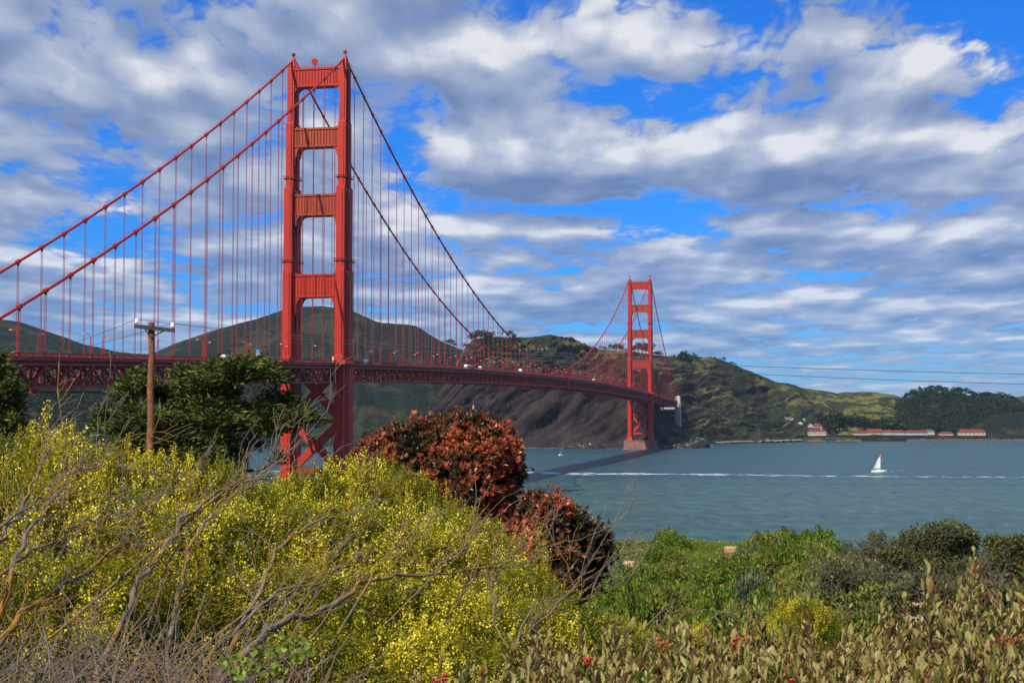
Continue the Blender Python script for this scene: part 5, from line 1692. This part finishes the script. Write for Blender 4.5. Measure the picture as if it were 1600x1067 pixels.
for kind, px, py, d, w, lab in [
    ('olive', 990, 849, 33, 74, 'rounded yellow-green shrub on the bluff edge nearest the red bush'),
    ('green', 1022, 858, 33.5, 50, 'darker green shrub wedged between two rounded shrubs on the bluff edge'),
    ('olive', 1055, 852, 34, 58, 'brownish olive shrub on the bluff edge left of the grass gap'),
    ('sage', 1068, 862, 31, 32, 'small grey-green shrub beside the bright grass strip'),
    ('green', 1172, 858, 33, 60, 'bright green shrub right of the pale stump on the skyline'),
    ('olive', 1215, 856, 31, 76, 'dark olive shrub in the middle of the right bluff edge'),
    ('green', 1248, 853, 30, 58, 'tallest green shrub on the right bluff edge'),
    ('olive', 1283, 868, 29, 64, 'low olive shrub sloping down at the right end of the bluff edge'),
    ('green', 972, 897, 22, 84, 'large leafy green shrub below the left stump'),
    ('green', 1018, 915, 20, 80, 'leafy green shrub left of the bare dirt patch'),
    ('olive', 1030, 888, 25, 74, 'brownish shrub above the bare dirt patch'),
    ('green', 1120, 892, 24, 58, 'fresh green shrub right of the grass strip'),
    ('olive', 1155, 880, 27, 84, 'yellow-green spreading shrub below the skyline stump'),
    ('sage', 1172, 918, 18.5, 66, 'pale grey-green shrub in the middle of the meadow'),
    ('green', 1196, 940, 15.5, 80, 'vivid green shrub low in front of the pale shrub'),
    ('sage', 1208, 893, 25, 40, 'dry pinkish-grey brush among the green shrubs'),
    ('olive', 1240, 905, 20, 90, 'broad olive shrub at the right of the meadow'),
    ('green', 1258, 884, 25, 60, 'green shrub beneath the right bluff edge'),
    ('green', 985, 940, 14.5, 70, 'green shrub next to the small broom under the red bush'),
    ('olive', 1300, 900, 22, 80, 'olive shrub at the foot of the wind-bent tree')]:
    put_leafy(kind, px, py, d, w, lab)
for px, py, d, r, k, lab in [(1150, 890, 26, .42, 3, 'sparse yellow broom below the skyline stump'), (1130, 955, 12.5, .28, 2, 'bright yellow broom beside the dirt patch'),
                             (1195, 968, 11.5, .28, 0, 'low broom with yellow flowers in front of the vivid green shrub'), (1245, 935, 13.5, .36, 2, 'yellow broom right of the vivid green shrub'),
                             (1085, 975, 11, .26, 0, 'short broom with yellow flowers below the dirt patch'), (990, 975, 11, .30, 1, 'yellow broom at the left below the green shrubs'),
                             (1035, 985, 10, .28, 3, 'greenish broom behind the short bare grey branch'), (1275, 945, 12, .3, 3, 'greenish broom under the wind-bent tree')]:
    put_broom(k, px, py, d, r, lab)

# grass and herbs between them
M['grass'] = leafmat('meadow_grass', [(0.0, (0.035, 0.060, 0.008)), (0.5, (0.13, 0.185, 0.016)), (1.0, (0.24, 0.25, 0.035))], 0.3, 0.6, 0.15)
def cover(name, n, pxr, dr, Lr, wr, upright, mat_, label, seed, lump=.0):
    rng = np.random.default_rng(seed)
    d = rng.uniform(dr[0] ** .6, dr[1] ** .6, n) ** (1 / .6); px = rng.uniform(*pxr, n)
    r = (px - 800) / FPX * d
    bare = np.exp(-((px - 1096) / 28) ** 2 - ((d - 22.3) / 2.6) ** 2) + .9 * np.exp(-((px - 1050) / 14) ** 2 - ((d - 18.5) / 1.6) ** 2)
    ok = (rng.random(n) > bare * 1.3) & (d < brow(r) + 3)
    d, r = d[ok], r[ok]; n = len(d)
    z = gz(r, d) + lump * np.maximum(0, fbm(r * .9, d * .9, seed, 3) + .25) * rng.random(n)
    P = np.array([CAM[0], CAM[1], 0]) + RT * r[:, None] + FH * d[:, None]; P[:, 2] = z
    D = unit(rng.normal(size=(n, 3)) * .5 + np.array([.15, 0, upright]))
    L = rng.uniform(*Lr, n)
    V, F = kites(P, D, rand_dirs(n, rng), L, L * rng.uniform(*wr, n), bend=.08)
    T = np.clip(.5 + .55 * fbm(r * 1.1, d * .7, seed + 4, 4) + rng.normal(size=n) * .14, 0, 1)
    o = quads(name, V, F, mat_, attr=T)
    return props(o, label, 'ground cover', None, 'stuff')
cover('grass', 20000, (1040, 1150), (23, 38), (.04, .10), (.05, .10), 1.1, M['grass'], 'short bright green grass strip between the shrubs on the bluff', 111)
cover('grass', 22000, (880, 1420), (9, 40), (.05, .14), (.05, .10), 1.1, M['grass'], 'thin grass scattered over the bluff meadow', 115)
for i in range(120):
    px, d_ = random.uniform(940, 1330), random.uniform(11.5, 32)
    if (abs(px - 1096) < 44 and 18.5 < d_ < 26) or (1060 < px < 1135 and d_ > 24) or (abs(px - 1140) < 30 and d_ > 26) or abs(px - 985) < 24: continue
    y0 = 642.5 + (CAM[2] - float(gz(side(px, d_), d_))) / d_ * FPX
    w = random.uniform(.38, .78)
    kind = random.choice(['green', 'green', 'green', 'olive', 'olive', 'olive', 'olive', 'sage'])
    if kind == 'sage': w *= .6
    put_leafy(kind, px, y0 - w * random.uniform(.35, .6) / d_ * FPX, d_, w / d_ * FPX,
              {'green': 'small fresh green shrub packed among others on the bluff', 'olive': 'small olive-green shrub packed among others on the bluff', 'sage': 'small grey-leaved shrub packed among others on the bluff'}[kind],
              {'green': 'small green shrubs on the bluff', 'olive': 'small olive shrubs on the bluff', 'sage': 'small grey shrubs on the bluff'}[kind])
cover('herbs', 38000, (860, 2600), (7, 40), (.03, .07), (.5, .8), .5, M['leafy'], 'low leafy green herbs covering the slope', 112, .22)
cover('undergrowth', 60000, (-600, 2600), (4.5, 30), (.03, .08), (.3, .6), .5, M['olive'], 'dull olive undergrowth beneath the shrubs', 113, .25)
cover('undergrowth', 50000, (-500, 900), (20, 84), (.1, .3), (.3, .6), .6, M['olive'], 'rough scrub on the slope around the utility pole and cypress', 114, .9)

# stumps
for px, py, w, lab in [(982, 889, 20, 'pale cut stump standing in grass near the red bush'), (1140, 866, 21, 'pale cut stump on the skyline of the bluff')]:
    d = min(hit(px, py), 34.0); g = gpos(px, d, 0)
    r = w / 2 / FPX * d
    mb = MB()
    mb.tube([(0, 0, -.1), (0, 0, .02), (0, 0, r * .95), (0, 0, r * 1.12)], [r * 1.12, r * 1.02, r * .98, r * .88], 14)
    o = mb.build('tree_stump', M['stump'], None, label=lab, cat='stump'); o.location = g

# ---- wind-bent trees and brush on the right
M['wind'] = leafmat('wind_bent_leaves', [(0.0, (0.020, 0.030, 0.009)), (0.5, (0.075, 0.088, 0.022)), (1.0, (0.17, 0.165, 0.05))], 0.14, 0.6, 0.2)
M['wind_bark'] = barkmat('wind_bent_bark', (0.11, 0.095, 0.062), None, 0, 5)
def windbent(label, d0, base, lobes, bare, seed, leaf=.055, n_leaf=900, nb=46, name='windswept_tree', mt='wind'):
    rng = np.random.default_rng(seed)
    s = d0 / FPX; b = gpos(base, d0, .1)
    o = empty(name, b, 0, label=label, cat='tree')
    mb = MB(); parts = []
    root = Vector((0, 0, -.1))
    ctrs = [(local(at(px, py, d0 + rng.uniform(-.4, .4)) - b), rx * s, ry * s, True) for px, py, rx, ry in lobes] + \
           [(local(at(px, py, d0 + rng.uniform(-.3, .3)) - b), rx * s, ry * s, False) for px, py, rx, ry in bare]
    for c, rx, ry, leafy in ctrs:
        h = root.lerp(c, .55) + Vector(tuple(RT * rng.normal() * .12)) + Vector((0, 0, -.08))
        mb.tube([root + Vector(tuple(rng.normal(size=3) * .05)), h.lerp(root, .5) + Vector(tuple(rng.normal(size=3) * .07)), h, c], [.045, .034, .024, .012], 6, cap=False)
        for _ in range(nb):
            v = rand_dirs(1, rng)[0]
            e = c + Vector(tuple(RT * v[0] * rx + FH * v[1] * rx * .8 + np.array([0, 0, v[2] * ry])))
            q = h.lerp(c, rng.uniform(.3, 1.0)); m_ = q.lerp(e, .5) + Vector(tuple(rng.normal(size=3) * .04))
            mb.tube([q, m_, e], [.010, .006, .002], 4, cap=False)
            for _ in range(3):
                e2 = m_.lerp(e, rng.uniform(.2, 1)) + Vector(tuple(rng.normal(size=3) * .09))
                mb.tube([m_.lerp(e, .3), e2], [.004, .0015], 3, cap=False)
        k = n_leaf if leafy else n_leaf // 14
        v = rand_dirs(k, rng); rad = rng.uniform(.4, 1.05, k)[:, None]
        cl = .5 + fbm(v[:, 0] * 4 + c.x, v[:, 1] * 4 + v[:, 2] * 4, seed + 3, 3)
        keep = rng.random(k) < np.clip(cl * 1.3, .1, 1)
        v, rad = v[keep], rad[keep]; k = len(v)
        P = np.array(c) + (RT * v[:, :1] * rx + FH * v[:, 1:2] * rx * .8 + np.array([0, 0, 1]) * v[:, 2:] * ry) * rad
        D = unit(v * .4 + rng.normal(size=(k, 3)) * .6 + np.array([.1, 0, .35]))
        l = leaf * rng.uniform(.6, 1.3, k)
        V, F = kites(P, D, rand_dirs(k, rng), l, l * rng.uniform(.4, .6, k), bend=.05)
        parts.append((V, F, np.clip(.5 + rng.normal(size=k) * .22, 0, 1)))
    mb.build('branches', M['wind_bark'], o)
    V, F, T = merge(parts)
    quads('crown', V, F, M[mt], o, attr=T)
    return o
windbent('dark gnarled tree bent by the wind at the right bluff edge', 24, 1420,
    [(1445, 838, 40, 18), (1480, 830, 38, 18), (1420, 852, 30, 15), (1508, 842, 24, 16), (1462, 858, 46, 20), (1500, 866, 34, 20), (1430, 876, 36, 18), (1470, 885, 46, 20), (1395, 868, 24, 14), (1512, 892, 30, 22)],
    [(1368, 838, 14, 10), (1352, 856, 22, 12), (1385, 880, 34, 18), (1345, 880, 26, 14)], 121, n_leaf=1500)
windbent('dark bushy tree cut off by the right edge of the photo', 22, 1580,
    [(1552, 850, 16, 14), (1585, 850, 26, 14), (1572, 872, 40, 20), (1605, 875, 36, 26), (1555, 895, 40, 24), (1590, 910, 46, 28), (1630, 880, 40, 30)], [(1540, 880, 20, 16)], 122, n_leaf=1500)
windbent('grey twiggy brush with few leaves left of the wind-bent tree', 17, 1330,
    [(1330, 925, 40, 20), (1370, 935, 44, 22), (1300, 940, 36, 18)], [(1290, 895, 26, 24), (1320, 890, 30, 22), (1355, 900, 34, 24), (1390, 905, 30, 22), (1280, 930, 24, 18)], 123, n_leaf=1500, nb=60, name='twiggy_brush', mt='olive')
windbent('dark scrub with many fine branches below the wind-bent tree', 15, 1430,
    [(1420, 935, 46, 22), (1470, 930, 50, 26), (1520, 930, 50, 28), (1570, 940, 50, 28), (1440, 965, 60, 24), (1380, 965, 50, 22), (1510, 970, 60, 26), (1590, 975, 50, 26), (1330, 975, 46, 18)], [(1450, 905, 40, 20), (1540, 905, 40, 20)], 124, n_leaf=1700, nb=50, name='twiggy_brush')

# ---- near hedge with upright olive leaves, red berries
M['hedge'] = leafmat('hedge_leaves', [(0.0, (0.030, 0.050, 0.010)), (0.35, (0.10, 0.135, 0.017)), (0.65, (0.25, 0.245, 0.04)), (0.9, (0.58, 0.45, 0.17)), (1.0, (0.20, 0.055, 0.03))], 0.3, 0.42, 0.35, back=(0.29, 0.26, 0.075))
M['hedge_stem'] = barkmat('reddish_hedge_stems', (0.12, 0.055, 0.045), None, 0, 14)
M['berry'] = simple('red_berries', (0.32, 0.022, 0.010), 0.3, .2, 60)
M['head'] = simple('pinkish_flower_heads', (0.42, 0.26, 0.17), .8, .3, 120)
def leaf2(P, D, S, L, W, fold):
    """a folded leaf: two halves along the midrib"""
    D = unit(D); S = unit(S - D * (S * D).sum(-1, keepdims=True)); N = np.cross(D, S)
    L, W = L[:, None], W[:, None]
    a = P + D * L * .32 + S * W * .46 + N * fold * W; a2 = P + D * L * .72 + S * W * .36 + N * fold * W * .8
    b_ = P + D * L * .32 - S * W * .46 + N * fold * W; b2 = P + D * L * .72 - S * W * .36 + N * fold * W * .8
    m = P + D * L * .52 - N * .03 * L; t = P + D * L
    V = np.stack([P, a, a2, t, b2, b_, m], 1).reshape(-1, 3)
    k = np.arange(len(P))[:, None] * 7
    F = np.concatenate([k + np.array([0, 1, 2, 6]), k + np.array([6, 2, 3, 4]), k + np.array([0, 6, 4, 5])])
    return V, F
PROF = ([560, 640, 720, 800, 830, 870, 910, 960, 1010, 1060, 1110, 1160, 1200, 1240, 1290, 1340, 1370, 1420, 1460, 1490, 1520, 1545, 1580, 1620, 1700],
        [1090, 1055, 1040, 1005, 985, 1000, 985, 975, 985, 975, 990, 975, 980, 985, 1000, 985, 965, 950, 955, 940, 900, 925, 925, 930, 930])
def hedge(label, x0, x1, n, seed, extra):
    rng = np.random.default_rng(seed)
    b = gpos((x0 + x1) / 2, 5.2, .03)
    o = empty('hedge_shrub', b, 0, label=label, cat='shrub')
    st = MB(); parts = []
    stems = []
    for _ in range(n):
        d = rng.uniform(4.15, 6.3); px = rng.uniform(x0, x1)
        py = np.interp(px, *PROF) + (6.0 - d) * 52 + rng.exponential(22)
        stems.append((px, py, d, rng.uniform(.22, .42)))
    for (px, py, d) in extra:
        stems.append((px, py, d, .5))
    for px, py, d, ln in stems:
        top = at(px, py, d) - b
        g = gpos(px + rng.normal() * 18, d, .03) - b
        ctr = (top + g) / 2 + RT * rng.normal() * .10 + FH * rng.normal() * .08
        st.tube([Vector(tuple(g)), Vector(tuple(ctr)), Vector(tuple(top))], [.006, .0045, .002], 5, cap=False)
        ax = unit(top - ctr)
        k = int(ln / .0165)
        u = np.linspace(0, 1, k)
        P = top - ax * (ln * (1 - u))[:, None]
        ang = u * 40 + rng.uniform(0, 6)
        e1 = unit(np.cross(ax, np.array([.2, .9, .1]))); e2 = np.cross(ax, e1)
        rad = e1 * np.cos(ang * 2.4)[:, None] + e2 * np.sin(ang * 2.4)[:, None]
        opn = rng.uniform(.25, 1.3, k) * (1.1 - .55 * u)
        D = unit(ax * np.cos(opn)[:, None] + rad * np.sin(opn)[:, None] + rng.normal(size=(k, 3)) * .14)
        L = rng.uniform(.030, .056, k) * (1 - .25 * u ** 4) * rng.uniform(.75, 1.3)
        V, F = leaf2(P, D, np.cross(D, rad) + rng.normal(size=(k, 3)) * .25, L, L * rng.uniform(.32, .47, k), .35)
        tn = rng.normal(.54, .20)
        T = np.clip(tn + .22 * u + rng.normal(size=k) * .12, 0, .97); T[rng.random(k) < .08] = 1.0
        parts.append((V, F, np.tile(T, 3)))
    V, F, T = merge(parts)
    quads('foliage', V, F, M['hedge'], o, attr=T)
    st.build('stems', M['hedge_stem'], o)
    return o, b
def berries(o, b, pts, seed):
    rng = np.random.default_rng(seed)
    for px, py, d in pts:
        c = at(px, py, d) - b
        mb = MB()
        for _ in range(6):
            q = c + rng.normal(size=3) * np.array([.012, .010, .007])
            mb.tube([Vector(tuple(q - [0, 0, .005])), Vector(tuple(q - [0, 0, .003])), Vector(tuple(q + [0, 0, .003])), Vector(tuple(q + [0, 0, .0052]))], [.002, .0055, .0055, .0015], 7)
            mb.tube([Vector(tuple(q)), Vector(tuple(c - np.array([0, 0, .04])))], .0012, 3, cap=False)
        mb.build('berry_cluster', M['berry'], o, True)
h1, b1 = hedge('near hedge of upright olive leaves at the bottom centre', 560, 940, 300, 131, [(838, 978, 5.6), (690, 1030, 5.2), (905, 972, 5.8)])
h2, b2 = hedge('near hedge of upright tan and olive leaves in front of the meadow', 940, 1310, 520, 132, [(1180, 948, 5.6), (1172, 950, 5.7), (1262, 970, 5.5), (960, 968, 5.8), (1110, 976, 5.6)])
h3, b3 = hedge('near hedge with tall shoots and red berries in the bottom right corner', 1310, 1700, 520, 133, [(1522, 862, 5.4), (1518, 880, 5.4), (1530, 885, 5.5), (1452, 890, 5.3), (1442, 893, 5.35), (1475, 915, 5.2), (1327, 950, 5.4), (1490, 925, 5.5), (1575, 920, 5.3), (1594, 935, 5.2), (1500, 905, 5.6), (1380, 945, 5.5), (1550, 902, 5.3), (1566, 912, 5.2), (1586, 902, 5.3), (1602, 888, 5.2), (1538, 915, 5.5), (1462, 925, 5.3), (1412, 938, 5.4), (1615, 900, 5.3)])
berries(h1, b1, [(918, 1030, 4.9), (690, 1060, 4.7)], 141)
berries(h2, b2, [(1036, 1003, 5.0), (1148, 1000, 5.1), (1235, 1063, 4.7)], 142)
berries(h3, b3, [(1508, 1012, 4.9), (1520, 1024, 4.9), (1574, 996, 5.0), (1590, 1040, 4.8), (1440, 1050, 4.8)], 143)
for px, py in [(1436, 944), (1425, 966)]:
    c = at(px, py, 5.2) - b3
    mb = MB()
    for _ in range(26):
        q = Vector(tuple(c + np.array([random.gauss(0, .011), random.gauss(0, .011), random.gauss(0, .004)])))
        mb.tube([q, q + Vector((0, 0, .004))], [.003, .0022], 5)
    fh = mb.build('flower_head', M['head'], h3)
    mb = MB(); mb.tube([Vector(tuple(c)), Vector(tuple(c - np.array([-.02, 0, .45])))], .002, 4); mb.build('stalk', M['hedge_stem'], fh)
# ---- green bramble in the bottom left tangle
rng = np.random.default_rng(151)
b = gpos(420, 5.3, 0); o = empty('bramble', b, 0, label='small green bramble growing in the dry twigs at the bottom', cat='plant')
P, D = [], []
for (px, py, d) in [(395, 1040, 5.2), (420, 1020, 5.3), (450, 1008, 5.4), (465, 1022, 5.3), (380, 1055, 5.1), (435, 1050, 5.1), (358, 1046, 5.2)]:
    for _ in range(9):
        c = at(px + rng.normal() * 12, py + rng.normal() * 9, d + rng.normal() * .05) - b
        a0 = rng.uniform(-.5, .5)
        for da in (-.9, 0, .9):
            P.append(c); D.append(RT * math.sin(a0 + da) + FH * rng.normal() * .3 + np.array([0, 0, math.cos(a0 + da) * .7]))
P, D = np.array(P), np.array(D); k = len(P)
L = rng.uniform(.016, .03, k)
V, F = leaf2(P, D, np.cross(D, FH + rng.normal(size=(k, 3)) * .4), L, L * .75, .15)
quads('foliage', V, F, M['leafy'], o, attr=np.tile(np.clip(rng.normal(.6, .2, k), 0, 1), 3))
mb = MB()
for i in range(0, k, 3):
    mb.tube([(0, 0, -.1), Vector(tuple(P[i] * .55)), Vector(tuple(P[i]))], [.004, .003, .0015], 4, cap=False)
mb.build('stems', M['hedge_stem'], o)

# ================================================================== haze: the sea air between here and the hills
def haze():
    m = bpy.data.materials.new('sea_haze'); m.use_nodes = True
    t = NT(m.node_tree)
    out = t.n('ShaderNodeOutputMaterial')
    v = t.n('ShaderNodeVolumePrincipled')
    v.inputs['Color'].default_value = (0.50, 0.72, 1.0, 1)
    v.inputs['Density'].default_value = 0.000017
    t.t.links.new(v.outputs[0], out.inputs['Volume'])
    mb = MB(); mb.box((0, 0, 213.5), (39800, 39800, 435))
    o = mb.build('haze', m)
    props(o, 'thin blue sea haze over the strait', 'haze', None, 'stuff')
haze()
